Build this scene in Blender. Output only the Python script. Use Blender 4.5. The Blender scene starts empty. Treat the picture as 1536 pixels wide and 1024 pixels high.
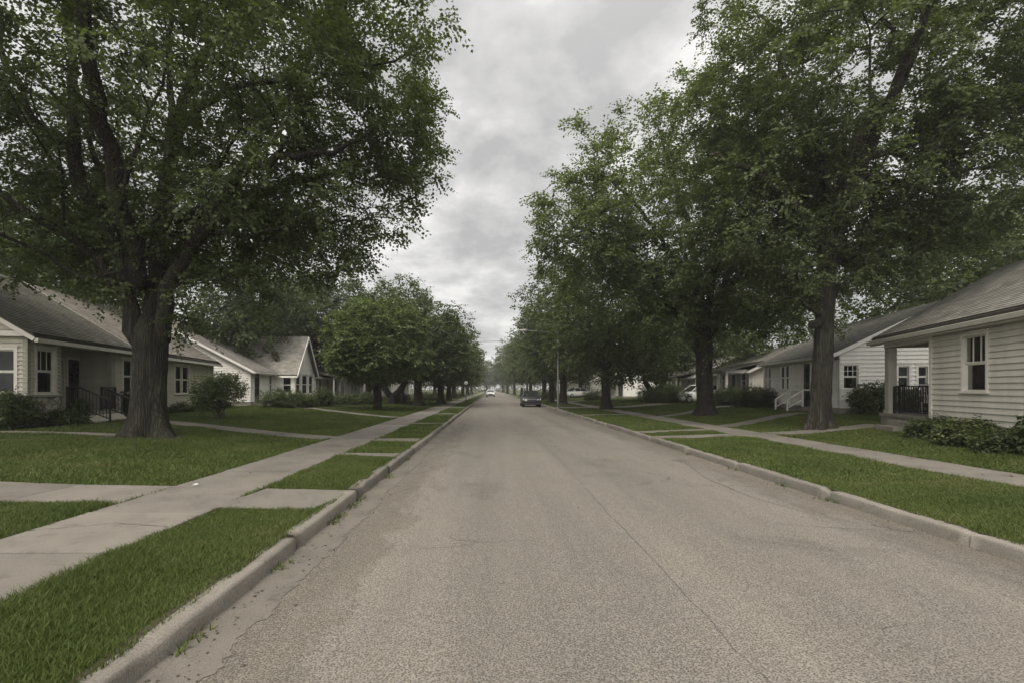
import bpy, math, random
import numpy as np
from mathutils import Vector, noise as mnoise

S = bpy.context.scene
COL = S.collection
R = math.radians

# ------------------------------------------------------------------ camera
FPX, HZ, VX, CH = 740.0, 583.0, 738.0, 1.65      # focal length, horizon row, street axis column, eye height
cam_d = bpy.data.cameras.new('camera')
cam = bpy.data.objects.new('camera', cam_d)
COL.objects.link(cam)
cam.location = (0, 0, CH)
cam.rotation_euler = (R(90), 0, 0)
cam_d.sensor_width = 36.0
cam_d.sensor_fit = 'HORIZONTAL'
cam_d.lens = FPX / 1536 * 36
cam_d.shift_x = (768 - VX) / 1536
cam_d.shift_y = (HZ - 512) / 1536
cam_d.clip_end = 3000
cam_d.clip_start = 0.05
S.camera = cam

# ------------------------------------------------------------------ sky, sun, exposure
SUN_EL, SUN_AZ = R(55), R(200)
world = bpy.data.worlds.new("World")
S.world = world
world.use_nodes = True


def build_world():
    nt = world.node_tree
    nt.nodes.clear()
    N, L = nt.nodes.new, nt.links.new
    out = N('ShaderNodeOutputWorld')
    sky = N('ShaderNodeTexSky')
    sky.sky_type = 'NISHITA'
    sky.sun_disc = False
    sky.sun_elevation = SUN_EL
    sky.sun_rotation = SUN_AZ
    bg = N('ShaderNodeBackground')
    bg.inputs['Strength'].default_value = 0.06
    L(sky.outputs[0], bg.inputs['Color'])
    tc = N('ShaderNodeTexCoord')
    sep = N('ShaderNodeSeparateXYZ')
    L(tc.outputs['Generated'], sep.inputs[0])

    def m(op, a, b=None, c=None):
        n = N('ShaderNodeMath')
        n.operation = op
        for i, v in enumerate((a, b, c)):
            if v is None:
                continue
            if isinstance(v, (int, float)):
                n.inputs[i].default_value = v
            else:
                L(v, n.inputs[i])
        return n.outputs[0]
    zc = m('MAXIMUM', sep.outputs[2], 0.0)
    den = m('ADD', zc, 0.30)
    cx = m('DIVIDE', sep.outputs[0], den)
    cy = m('DIVIDE', sep.outputs[1], den)
    comb = N('ShaderNodeCombineXYZ')
    L(cx, comb.inputs[0]); L(cy, comb.inputs[1])
    n1 = N('ShaderNodeTexNoise')
    n1.inputs['Scale'].default_value = 3.4
    n1.inputs['Detail'].default_value = 9
    n1.inputs['Roughness'].default_value = 0.58
    n1.inputs['Distortion'].default_value = 0.15
    L(comb.outputs[0], n1.inputs['Vector'])
    n2 = N('ShaderNodeTexNoise')
    n2.inputs['Scale'].default_value = 1.1
    n2.inputs['Detail'].default_value = 3
    mp = N('ShaderNodeMapping')
    mp.inputs['Location'].default_value = (3.7, 1.3, 0)
    L(comb.outputs[0], mp.inputs['Vector'])
    L(mp.outputs[0], n2.inputs['Vector'])
    s = m('ADD', m('MULTIPLY', n1.outputs[0], 0.62), m('MULTIPLY', n2.outputs[0], 0.38))
    ramp = N('ShaderNodeValToRGB')
    e = ramp.color_ramp.elements
    e[0].position = 0.42; e[0].color = (0.325, 0.32, 0.316, 1)
    e[1].position = 0.585; e[1].color = (0.60, 0.59, 0.57, 1)
    k = e.new(0.5); k.color = (0.43, 0.424, 0.415, 1)
    L(s, ramp.inputs[0])
    # an overcast sky is brightest towards the zenith
    gain = m('ADD', 0.96, m('MULTIPLY', m('POWER', zc, 4.0), 1.6))
    # glow added to the sky behind the viewer to brighten fronts and crowns
    dt = N('ShaderNodeVectorMath'); dt.operation = 'DOT_PRODUCT'
    L(tc.outputs['Generated'], dt.inputs[0])
    dt.inputs[1].default_value = (math.sin(SUN_AZ) * math.cos(R(30)), math.cos(SUN_AZ) * math.cos(R(30)), math.sin(R(30)))
    gain = m('ADD', gain, m('MULTIPLY', m('POWER', m('MAXIMUM', dt.outputs['Value'], 0.0), 1.5), 3.0))
    below = m('GREATER_THAN', sep.outputs[2], -0.02)
    gain = m('MULTIPLY', gain, m('ADD', 0.25, m('MULTIPLY', below, 0.75)))
    mul = N('ShaderNodeVectorMath'); mul.operation = 'SCALE'
    L(ramp.outputs[0], mul.inputs[0]); L(gain, mul.inputs['Scale'])
    bg2 = N('ShaderNodeBackground')
    bg2.inputs['Strength'].default_value = 1.0
    L(mul.outputs[0], bg2.inputs['Color'])
    mix = N('ShaderNodeMixShader')
    mix.inputs[0].default_value = 0.93
    L(bg.outputs[0], mix.inputs[1]); L(bg2.outputs[0], mix.inputs[2])
    L(mix.outputs[0], out.inputs['Surface'])


build_world()
sun_d = bpy.data.lights.new('sun', 'SUN')
sun_d.energy = 1.4
sun_d.angle = R(25)
sun_d.color = (1.0, 0.93, 0.82)
sun = bpy.data.objects.new('sun', sun_d)
COL.objects.link(sun)
sd = Vector((math.sin(SUN_AZ) * math.cos(SUN_EL), math.cos(SUN_AZ) * math.cos(SUN_EL), math.sin(SUN_EL)))
sun.rotation_euler = sd.to_track_quat('Z', 'Y').to_euler()
sun.location = (0, -20, 60)
S.view_settings.view_transform = 'Standard'
S.view_settings.look = 'None'
S.view_settings.exposure = 0.75
S.view_settings.gamma = 1.0
S.cycles.max_bounces = 6
S.cycles.diffuse_bounces = 3
S.cycles.transparent_max_bounces = 12


# ------------------------------------------------------------------ helpers
def at(px, py, Z):
    """point at depth Z seen at photo pixel (px, py)"""
    return Vector(((px - VX) / FPX * Z, Z, CH + (HZ - py) / FPX * Z))


def tag(o, label=None, cat=None, group=None, kind=None):
    if label: o['label'] = label
    if cat: o['category'] = cat
    if group: o['group'] = group
    if kind: o['kind'] = kind
    return o


def empty(name, loc, label=None, cat=None, group=None, rz=0.0):
    o = bpy.data.objects.new(name, None)
    o.location = loc
    o.rotation_euler = (0, 0, rz)
    o.empty_display_size = 0.3
    COL.objects.link(o)
    return tag(o, label, cat, group)


def mesh_np(name, V, faces, mat, parent=None, smooth=False, uvs=None):
    me = bpy.data.meshes.new(name)
    V = np.ascontiguousarray(V, dtype=np.float32)
    me.vertices.add(len(V))
    me.vertices.foreach_set('co', V.ravel())
    if isinstance(faces, np.ndarray):
        k = faces.shape[1]
        idx = faces.ravel().astype(np.int32)
        starts = np.arange(0, len(idx), k, dtype=np.int32)
    else:
        cnt = np.array([len(f) for f in faces], dtype=np.int32)
        idx = np.array([i for f in faces for i in f], dtype=np.int32)
        starts = np.concatenate(([0], np.cumsum(cnt)[:-1])).astype(np.int32)
    me.loops.add(len(idx))
    me.loops.foreach_set('vertex_index', idx)
    me.polygons.add(len(starts))
    me.polygons.foreach_set('loop_start', starts)
    if smooth:
        me.polygons.foreach_set('use_smooth', np.ones(len(starts), dtype=bool))
    me.update(calc_edges=True)
    if uvs is not None:
        ul = me.uv_layers.new(name='UVMap')
        ul.data.foreach_set('uv', np.array(uvs, dtype=np.float32).ravel())
    if mat: me.materials.append(mat)
    o = bpy.data.objects.new(name, me)
    COL.objects.link(o)
    if parent: o.parent = parent
    return o


class MB:
    """collects faces (world or local coordinates) and links them as one mesh object"""

    def __init__(self, origin=(0, 0, 0)):
        self.v, self.f, self.uv = [], [], []
        self.o = Vector(origin)
        self.cuts = []

    def face(self, pts, uv=None):
        n = len(self.v)
        self.v.extend([tuple(Vector(p) - self.o) for p in pts])
        self.f.append(tuple(range(n, n + len(pts))))
        self.uv.extend(uv if uv else [(0, 0)] * len(pts))

    def box8(self, p):
        """p: 8 points, bottom ring 0-3 and top ring 4-7"""
        self.cuts.append((len(self.v), len(self.f), len(self.uv)))
        for q in ((0, 3, 2, 1), (4, 5, 6, 7), (0, 1, 5, 4), (1, 2, 6, 5), (2, 3, 7, 6), (3, 0, 4, 7)):
            self.face([p[i] for i in q])

    def box(self, x0, x1, y0, y1, z0, z1):
        self.box8([(x0, y0, z0), (x1, y0, z0), (x1, y1, z0), (x0, y1, z0),
                   (x0, y0, z1), (x1, y0, z1), (x1, y1, z1), (x0, y1, z1)])

    def beam(self, a, b, w, h, up=(0, 0, 1)):
        """rectangular bar from a to b, w sideways, h along up"""
        a, b = Vector(a), Vector(b)
        d = (b - a).normalized()
        s = d.cross(Vector(up))
        if s.length < 1e-4: s = d.cross(Vector((1, 0, 0)))
        s.normalize()
        u = s.cross(d).normalized()
        s *= w / 2; u *= h / 2
        self.box8([a - s - u, a + s - u, a + s + u, a - s + u, b - s - u, b + s - u, b + s + u, b - s + u])

    def tube(self, pts, rad, n=8, caps=True):
        pts = [Vector(p) for p in pts]
        if not isinstance(rad, (list, tuple)): rad = [rad] * len(pts)
        base = len(self.v)
        ref = None
        for i, p in enumerate(pts):
            d = (pts[min(i + 1, len(pts) - 1)] - pts[max(i - 1, 0)]).normalized()
            if ref is None:
                ref = d.cross(Vector((0, 0, 1)))
                if ref.length < 1e-3: ref = Vector((1, 0, 0))
            ref = (ref - d * ref.dot(d)).normalized()
            b = d.cross(ref)
            for k in range(n):
                a = 2 * math.pi * k / n
                self.v.append(tuple(p + (ref * math.cos(a) + b * math.sin(a)) * rad[i] - self.o))
        for i in range(len(pts) - 1):
            for k in range(n):
                k2 = (k + 1) % n
                self.f.append((base + i * n + k, base + i * n + k2, base + (i + 1) * n + k2, base + (i + 1) * n + k))
                self.uv.extend([(0, 0)] * 4)
        if caps:
            self.f.append(tuple(base + k for k in reversed(range(n))))
            self.f.append(tuple(base + (len(pts) - 1) * n + k for k in range(n)))
            self.uv.extend([(0, 0)] * (2 * n))

    def lathe(self, c, prof, n=16, axis='z'):
        """prof: (radius, height) pairs about the axis through c"""
        c = Vector(c)
        base = len(self.v)
        for r, h in prof:
            for k in range(n):
                a = 2 * math.pi * k / n
                x, y = r * math.cos(a), r * math.sin(a)
                q = {'z': (x, y, h), 'x': (h, x, y), 'y': (x, h, y)}[axis]
                self.v.append(tuple(c + Vector(q) - self.o))
        for i in range(len(prof) - 1):
            for k in range(n):
                k2 = (k + 1) % n
                self.f.append((base + i * n + k, base + i * n + k2, base + (i + 1) * n + k2, base + (i + 1) * n + k))
                self.uv.extend([(0, 0)] * 4)

    def build_each(self, name, mat, parent=None):
        """one object per box"""
        cs = self.cuts + [(len(self.v), len(self.f), len(self.uv))]
        for a, b in zip(cs[:-1], cs[1:]):
            mesh_np(name, np.array(self.v[a[0]:b[0]]), [tuple(i - a[0] for i in f) for f in self.f[a[1]:b[1]]], mat, parent, False, self.uv[a[2]:b[2]])

    def build(self, name, mat, parent=None, smooth=False):
        return mesh_np(name, np.array(self.v), self.f, mat, parent, smooth, self.uv)


# ------------------------------------------------------------------ materials
def nodes_of(name):
    m = bpy.data.materials.new(name)
    m.use_nodes = True
    nt = m.node_tree
    b = nt.nodes['Principled BSDF']
    return m, nt, nt.nodes.new, nt.links.new, b


def sock(n, L, v, i):
    if isinstance(v, (int, float)): n.inputs[i].default_value = v
    else: L(v, n.inputs[i])


def math_n(N, L, op, a, b=0.0, clamp=False):
    n = N('ShaderNodeMath'); n.operation = op; n.use_clamp = clamp
    sock(n, L, a, 0); sock(n, L, b, 1)
    return n.outputs[0]


def noise_n(N, L, vec, scale, detail=4, rough=0.55, dist=0.0):
    n = N('ShaderNodeTexNoise')
    n.inputs['Scale'].default_value = scale
    n.inputs['Detail'].default_value = detail
    n.inputs['Roughness'].default_value = rough
    n.inputs['Distortion'].default_value = dist
    if vec is not None: L(vec, n.inputs['Vector'])
    return n.outputs[0]


def ramp_n(N, L, fac, stops):
    r = N('ShaderNodeValToRGB')
    e = r.color_ramp.elements
    while len(e) < len(stops): e.new(0.5)
    for i, (p, c) in enumerate(stops):
        e[i].position = p
        e[i].color = tuple(c) + (1,) if len(c) == 3 else c
    L(fac, r.inputs[0])
    return r.outputs[0]


def mixc(N, L, fac, a, b, mode='MIX'):
    n = N('ShaderNodeMix'); n.data_type = 'RGBA'; n.blend_type = mode
    sock(n, L, fac, 0)
    for v, i in ((a, 6), (b, 7)):
        if isinstance(v, tuple): n.inputs[i].default_value = v if len(v) == 4 else v + (1,)
        else: L(v, n.inputs[i])
    return n.outputs[2]


def mapping(N, L, vec, scale=(1, 1, 1), loc=(0, 0, 0)):
    mp = N('ShaderNodeMapping')
    mp.inputs['Scale'].default_value = scale
    mp.inputs['Location'].default_value = loc
    L(vec, mp.inputs['Vector'])
    return mp.outputs[0]


def bump_n(N, L, h, strength, dist, b):
    n = N('ShaderNodeBump')
    n.inputs['Strength'].default_value = strength
    n.inputs['Distance'].default_value = dist
    L(h, n.inputs['Height'])
    L(n.outputs[0], b.inputs['Normal'])


def mul3(c, k): return tuple(x * k for x in c)


def pmat(name, col, rough=0.7, var=0.25, scale=2.5, fine=40, bump=0.15, bdist=0.005, spec=0.3, metal=0.0, stretch=(1, 1, 1)):
    m, nt, N, L, b = nodes_of(name)
    tc = N('ShaderNodeTexCoord')
    v = mapping(N, L, tc.outputs['Object'], stretch)
    n1 = noise_n(N, L, v, scale, 5, 0.6)
    n2 = noise_n(N, L, v, fine, 3, 0.6)
    c = ramp_n(N, L, n1, [(0.3, mul3(col, 1 - var)), (0.7, mul3(col, 1 + var * 0.6))])
    c2 = ramp_n(N, L, n2, [(0.3, (1 - var * 0.5,) * 3), (0.7, (1.0,) * 3)])
    L(mixc(N, L, 1.0, c, c2, 'MULTIPLY'), b.inputs['Base Color'])
    b.inputs['Roughness'].default_value = rough
    b.inputs['Metallic'].default_value = metal
    b.inputs['Specular IOR Level'].default_value = spec
    if bump: bump_n(N, L, n2, bump, bdist, b)
    return m


def leaf_mat(name, dark, mid, light, trans=0.45):
    m, nt, N, L, b = nodes_of(name)
    g = N('ShaderNodeNewGeometry')
    tc = N('ShaderNodeTexCoord')
    cl = noise_n(N, L, tc.outputs['Object'], 0.55, 3, 0.6)
    f = math_n(N, L, 'ADD', math_n(N, L, 'MULTIPLY', g.outputs['Random Per Island'], 0.55),
               math_n(N, L, 'MULTIPLY', cl, 0.45))
    c = ramp_n(N, L, f, [(0.15, dark), (0.5, mid), (0.85, light)])
    L(c, b.inputs['Base Color'])
    b.inputs['Roughness'].default_value = 0.55
    b.inputs['Specular IOR Level'].default_value = 0.25
    t = N('ShaderNodeBsdfTranslucent')
    L(mixc(N, L, 1.0, c, (0.9, 1.0, 0.45), 'MULTIPLY'), t.inputs['Color'])
    mx = N('ShaderNodeMixShader'); mx.inputs[0].default_value = trans
    L(b.outputs[0], mx.inputs[1]); L(t.outputs[0], mx.inputs[2])
    L(mx.outputs[0], nt.nodes['Material Output'].inputs['Surface'])
    return m


def bark_mat(name, a, c2):
    m, nt, N, L, b = nodes_of(name)
    tc = N('ShaderNodeTexCoord')
    v = mapping(N, L, tc.outputs['Object'], (1, 1, 0.09))
    n0 = noise_n(N, L, v, 6, 4)
    vo = N('ShaderNodeTexVoronoi'); vo.feature = 'DISTANCE_TO_EDGE'
    vo.inputs['Scale'].default_value = 17
    mx = N('ShaderNodeVectorMath'); mx.operation = 'ADD'
    sc = N('ShaderNodeVectorMath'); sc.operation = 'SCALE'; sc.inputs['Scale'].default_value = 0.35
    nn = N('ShaderNodeTexNoise'); nn.inputs['Scale'].default_value = 4; L(v, nn.inputs['Vector'])
    L(nn.outputs['Color'], sc.inputs[0]); L(v, mx.inputs[0]); L(sc.outputs[0], mx.inputs[1])
    L(mx.outputs[0], vo.inputs['Vector'])
    h = math_n(N, L, 'MULTIPLY', vo.outputs['Distance'], 3.0, True)
    fine = noise_n(N, L, tc.outputs['Object'], 45, 3)
    hh = math_n(N, L, 'ADD', h, math_n(N, L, 'MULTIPLY', fine, 0.35))
    c = ramp_n(N, L, hh, [(0.1, a), (0.9, c2)])
    big = noise_n(N, L, tc.outputs['Object'], 1.6, 3)
    c = mixc(N, L, math_n(N, L, 'MULTIPLY', math_n(N, L, 'SUBTRACT', big, 0.5, True), 1.2), c, (0.10, 0.105, 0.07))
    L(c, b.inputs['Base Color'])
    b.inputs['Roughness'].default_value = 0.95
    b.inputs['Specular IOR Level'].default_value = 0.1
    bump_n(N, L, hh, 0.9, 0.035, b)
    return m


def asphalt_mat():
    m, nt, N, L, b = nodes_of('asphalt')
    tc = N('ShaderNodeTexCoord'); v = tc.outputs['Object']
    fine = noise_n(N, L, v, 62, 4, 0.75)
    vo = N('ShaderNodeTexVoronoi'); vo.inputs['Scale'].default_value = 85; L(v, vo.inputs['Vector'])
    stone = math_n(N, L, 'ADD', math_n(N, L, 'MULTIPLY', fine, 0.5), math_n(N, L, 'MULTIPLY', vo.outputs['Distance'], 0.55))
    c = ramp_n(N, L, stone, [(0.31, (0.050, 0.045, 0.038)), (0.46, (0.116, 0.105, 0.090)), (0.65, (0.208, 0.190, 0.164))])
    # long worn wheel tracks along the street, blotches
    lo = noise_n(N, L, mapping(N, L, v, (0.9, 0.07, 1)), 1.0, 5, 0.6)
    c = mixc(N, L, 0.75, c, ramp_n(N, L, lo, [(0.32, (0.74, 0.73, 0.72)), (0.62, (1.1, 1.09, 1.07))]), 'MULTIPLY')
    bl = noise_n(N, L, v, 0.7, 6, 0.65, 0.6)
    c = mixc(N, L, 0.9, c, ramp_n(N, L, bl, [(0.27, (0.76, 0.75, 0.74)), (0.42, (1, 1, 1)), (0.7, (1.06, 1.05, 1.03))]), 'MULTIPLY')
    # oil spots
    sp = noise_n(N, L, mapping(N, L, v, (1.3, 0.55, 1), (7.1, 2.2, 0)), 0.9, 5, 0.6)
    c = mixc(N, L, 0.85, c, ramp_n(N, L, sp, [(0.66, (1, 1, 1)), (0.78, (0.72, 0.71, 0.7))]), 'MULTIPLY')
    # dirt washed along both gutters
    sx = N('ShaderNodeSeparateXYZ'); L(v, sx.inputs[0])
    dx = math_n(N, L, 'ABSOLUTE', math_n(N, L, 'SUBTRACT', sx.outputs[0], 1.6))
    en = noise_n(N, L, mapping(N, L, v, (1.6, 0.7, 1), (1.1, 4.2, 0)), 1.6, 6, 0.7)
    ed = math_n(N, L, 'ADD', dx, math_n(N, L, 'MULTIPLY', math_n(N, L, 'SUBTRACT', en, 0.5), 2.6))
    c = mixc(N, L, 1.0, c, ramp_n(N, L, math_n(N, L, 'MULTIPLY', ed, 0.2), [(0.50, (1, 1, 1)), (0.58, (0.80, 0.79, 0.77)), (0.68, (0.86, 0.84, 0.81))]), 'MULTIPLY')
    # hairline cracks
    wv = N('ShaderNodeVectorMath'); wv.operation = 'ADD'
    sc = N('ShaderNodeVectorMath'); sc.operation = 'SCALE'; sc.inputs['Scale'].default_value = 0.7
    nn = N('ShaderNodeTexNoise'); nn.inputs['Scale'].default_value = 1.7; nn.inputs['Detail'].default_value = 6
    L(v, nn.inputs['Vector']); L(nn.outputs['Color'], sc.inputs[0]); L(v, wv.inputs[0]); L(sc.outputs[0], wv.inputs[1])
    vc = N('ShaderNodeTexVoronoi'); vc.feature = 'DISTANCE_TO_EDGE'; vc.inputs['Scale'].default_value = 0.32
    L(wv.outputs[0], vc.inputs['Vector'])
    mask = noise_n(N, L, v, 0.35, 3)
    cr = math_n(N, L, 'LESS_THAN', vc.outputs['Distance'], 0.004)
    cr = math_n(N, L, 'MULTIPLY', cr, math_n(N, L, 'GREATER_THAN', mask, 0.52))
    c = mixc(N, L, math_n(N, L, 'MULTIPLY', cr, 0.5), c, (0.06, 0.052, 0.045))
    L(c, b.inputs['Base Color'])
    b.inputs['Roughness'].default_value = 0.9
    b.inputs['Specular IOR Level'].default_value = 0.2
    bump_n(N, L, stone, 0.55, 0.008, b)
    return m


def concrete_mat(name, col, island=True, speck=0.35):
    m, nt, N, L, b = nodes_of(name)
    tc = N('ShaderNodeTexCoord'); v = tc.outputs['Object']
    n1 = noise_n(N, L, v, 1.1, 6, 0.65)
    n2 = noise_n(N, L, v, 90, 3, 0.7)
    c = ramp_n(N, L, n1, [(0.28, mul3(col, 0.72)), (0.5, col), (0.72, mul3(col, 1.14))])
    c = mixc(N, L, 1.0, c, ramp_n(N, L, n2, [(0.3, (1 - speck,) * 3), (0.65, (1.05,) * 3)]), 'MULTIPLY')
    st = noise_n(N, L, v, 4.5, 5, 0.7)
    c = mixc(N, L, 0.8, c, ramp_n(N, L, st, [(0.28, (0.62, 0.60, 0.56)), (0.44, (1, 1, 1)), (0.75, (1.06, 1.05, 1.03))]), 'MULTIPLY')
    if island:
        g = N('ShaderNodeNewGeometry')
        c = mixc(N, L, 1.0, c, ramp_n(N, L, g.outputs['Random Per Island'], [(0, (0.80,) * 3), (1, (1.08,) * 3)]), 'MULTIPLY')
    L(c, b.inputs['Base Color'])
    b.inputs['Roughness'].default_value = 0.92
    b.inputs['Specular IOR Level'].default_value = 0.2
    bump_n(N, L, n2, 0.35, 0.006, b)
    return m


def siding_mat(name, col, dirt=0.25):
    m, nt, N, L, b = nodes_of(name)
    tc = N('ShaderNodeTexCoord'); v = tc.outputs['Object']
    n1 = noise_n(N, L, mapping(N, L, v, (1.5, 1.5, 0.35)), 1.6, 5, 0.65)
    n2 = noise_n(N, L, mapping(N, L, v, (1, 1, 6)), 6, 4, 0.6)
    c = ramp_n(N, L, n1, [(0.3, mul3(col, 1 - dirt)), (0.6, col), (0.8, mul3(col, 1.05))])
    c = mixc(N, L, 1.0, c, ramp_n(N, L, n2, [(0.3, (0.95, 0.945, 0.93)), (0.6, (1, 1, 1))]), 'MULTIPLY')
    g = N('ShaderNodeNewGeometry')
    c = mixc(N, L, 1.0, c, ramp_n(N, L, g.outputs['Random Per Island'], [(0, (0.92,) * 3), (1, (1.02,) * 3)]), 'MULTIPLY')
    L(c, b.inputs['Base Color'])
    b.inputs['Roughness'].default_value = 0.6
    b.inputs['Specular IOR Level'].default_value = 0.3
    bump_n(N, L, n2, 0.12, 0.004, b)
    return m


def shingle_mat(name, col):
    m, nt, N, L, b = nodes_of(name)
    uv = N('ShaderNodeTexCoord')
    br = N('ShaderNodeTexBrick')
    br.inputs['Scale'].default_value = 1.0
    br.inputs['Brick Width'].default_value = 0.3
    br.inputs['Row Height'].default_value = 0.14
    br.inputs['Mortar Size'].default_value = 0.006
    br.inputs['Color1'].default_value = mul3(col, 0.72) + (1,)
    br.inputs['Color2'].default_value = mul3(col, 1.2) + (1,)
    br.inputs['Mortar'].default_value = mul3(col, 0.45) + (1,)
    br.inputs['Bias'].default_value = 0.0
    L(uv.outputs['UV'], br.inputs['Vector'])
    n1 = noise_n(N, L, uv.outputs['Object'], 0.9, 5, 0.6)
    n2 = noise_n(N, L, uv.outputs['Object'], 55, 2, 0.6)
    c = mixc(N, L, 1.0, br.outputs['Color'], ramp_n(N, L, n1, [(0.3, (0.75,) * 3), (0.7, (1.12,) * 3)]), 'MULTIPLY')
    c = mixc(N, L, 1.0, c, ramp_n(N, L, n2, [(0.3, (0.7,) * 3), (0.7, (1.15,) * 3)]), 'MULTIPLY')
    L(c, b.inputs['Base Color'])
    b.inputs['Roughness'].default_value = 0.95
    b.inputs['Specular IOR Level'].default_value = 0.15
    bump_n(N, L, n2, 0.4, 0.006, b)
    return m


def stone_mat():
    m, nt, N, L, b = nodes_of('field_stone')
    tc = N('ShaderNodeTexCoord')
    v = mapping(N, L, tc.outputs['Object'], (1, 1, 1.7))
    vo = N('ShaderNodeTexVoronoi'); vo.inputs['Scale'].default_value = 3.2; L(v, vo.inputs['Vector'])
    ve = N('ShaderNodeTexVoronoi'); ve.feature = 'DISTANCE_TO_EDGE'; ve.inputs['Scale'].default_value = 3.2; L(v, ve.inputs['Vector'])
    sepc = N('ShaderNodeSeparateColor'); L(vo.outputs['Color'], sepc.inputs[0])
    c = ramp_n(N, L, sepc.outputs[0], [(0.1, (0.20, 0.18, 0.15)), (0.5, (0.33, 0.30, 0.25)), (0.9, (0.45, 0.42, 0.36))])
    n2 = noise_n(N, L, tc.outputs['Object'], 14, 5)
    c = mixc(N, L, 1.0, c, ramp_n(N, L, n2, [(0.3, (0.7,) * 3), (0.7, (1.1,) * 3)]), 'MULTIPLY')
    e = math_n(N, L, 'MULTIPLY', ve.outputs['Distance'], 9.0, True)
    c = mixc(N, L, e, (0.13, 0.12, 0.10), c)
    L(c, b.inputs['Base Color'])
    b.inputs['Roughness'].default_value = 0.9
    bump_n(N, L, e, 0.8, 0.03, b)
    return m


def glass_mat():
    m, nt, N, L, b = nodes_of('window_glass')
    lw = N('ShaderNodeFresnel'); lw.inputs['IOR'].default_value = 1.5
    tr = N('ShaderNodeBsdfTransparent'); tr.inputs['Color'].default_value = (0.62, 0.64, 0.62, 1)
    gl = N('ShaderNodeBsdfGlossy'); gl.inputs['Roughness'].default_value = 0.04
    gl.inputs['Color'].default_value = (0.22, 0.225, 0.225, 1)
    tc = N('ShaderNodeTexCoord')
    w = noise_n(N, L, tc.outputs['Object'], 1.5, 2)
    bp = N('ShaderNodeBump'); bp.inputs['Strength'].default_value = 0.12; bp.inputs['Distance'].default_value = 0.05
    L(w, bp.inputs['Height']); L(bp.outputs[0], gl.inputs['Normal'])
    mx = N('ShaderNodeMixShader')
    L(lw.outputs[0], mx.inputs[0]); L(tr.outputs[0], mx.inputs[1]); L(gl.outputs[0], mx.inputs[2])
    L(mx.outputs[0], nt.nodes['Material Output'].inputs['Surface'])
    return m


def lawn_mat():
    m, nt, N, L, b = nodes_of('lawn')
    tc = N('ShaderNodeTexCoord'); v = tc.outputs['Object']
    n1 = noise_n(N, L, v, 0.5, 5, 0.6)
    n2 = noise_n(N, L, v, 26, 4, 0.7)
    c = ramp_n(N, L, n1, [(0.3, (0.044, 0.056, 0.015)), (0.55, (0.062, 0.076, 0.021)), (0.75, (0.082, 0.090, 0.030))])
    c = mixc(N, L, 1.0, c, ramp_n(N, L, n2, [(0.3, (0.55, 0.55, 0.5)), (0.65, (1.15, 1.12, 1.0))]), 'MULTIPLY')
    L(c, b.inputs['Base Color'])
    b.inputs['Roughness'].default_value = 0.95
    b.inputs['Specular IOR Level'].default_value = 0.1
    bump_n(N, L, n2, 1.0, 0.04, b)
    return m


def grass_mat():
    m, nt, N, L, b = nodes_of('grass_blades')
    g = N('ShaderNodeNewGeometry')
    tc = N('ShaderNodeTexCoord')
    cl = noise_n(N, L, tc.outputs['Object'], 0.7, 4, 0.6)
    f = math_n(N, L, 'ADD', math_n(N, L, 'MULTIPLY', g.outputs['Random Per Island'], 0.5), math_n(N, L, 'SUBTRACT', math_n(N, L, 'MULTIPLY', cl, 1.15), 0.33))
    c = ramp_n(N, L, f, [(0.12, (0.046, 0.066, 0.015)), (0.42, (0.069, 0.096, 0.022)), (0.68, (0.096, 0.120, 0.032)), (0.88, (0.140, 0.138, 0.050)), (1.0, (0.20, 0.17, 0.085))])
    L(c, b.inputs['Base Color'])
    b.inputs['Roughness'].default_value = 0.6
    b.inputs['Specular IOR Level'].default_value = 0.2
    t = N('ShaderNodeBsdfTranslucent'); L(c, t.inputs['Color'])
    mx = N('ShaderNodeMixShader'); mx.inputs[0].default_value = 0.3
    L(b.outputs[0], mx.inputs[1]); L(t.outputs[0], mx.inputs[2])
    L(mx.outputs[0], nt.nodes['Material Output'].inputs['Surface'])
    return m


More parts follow.
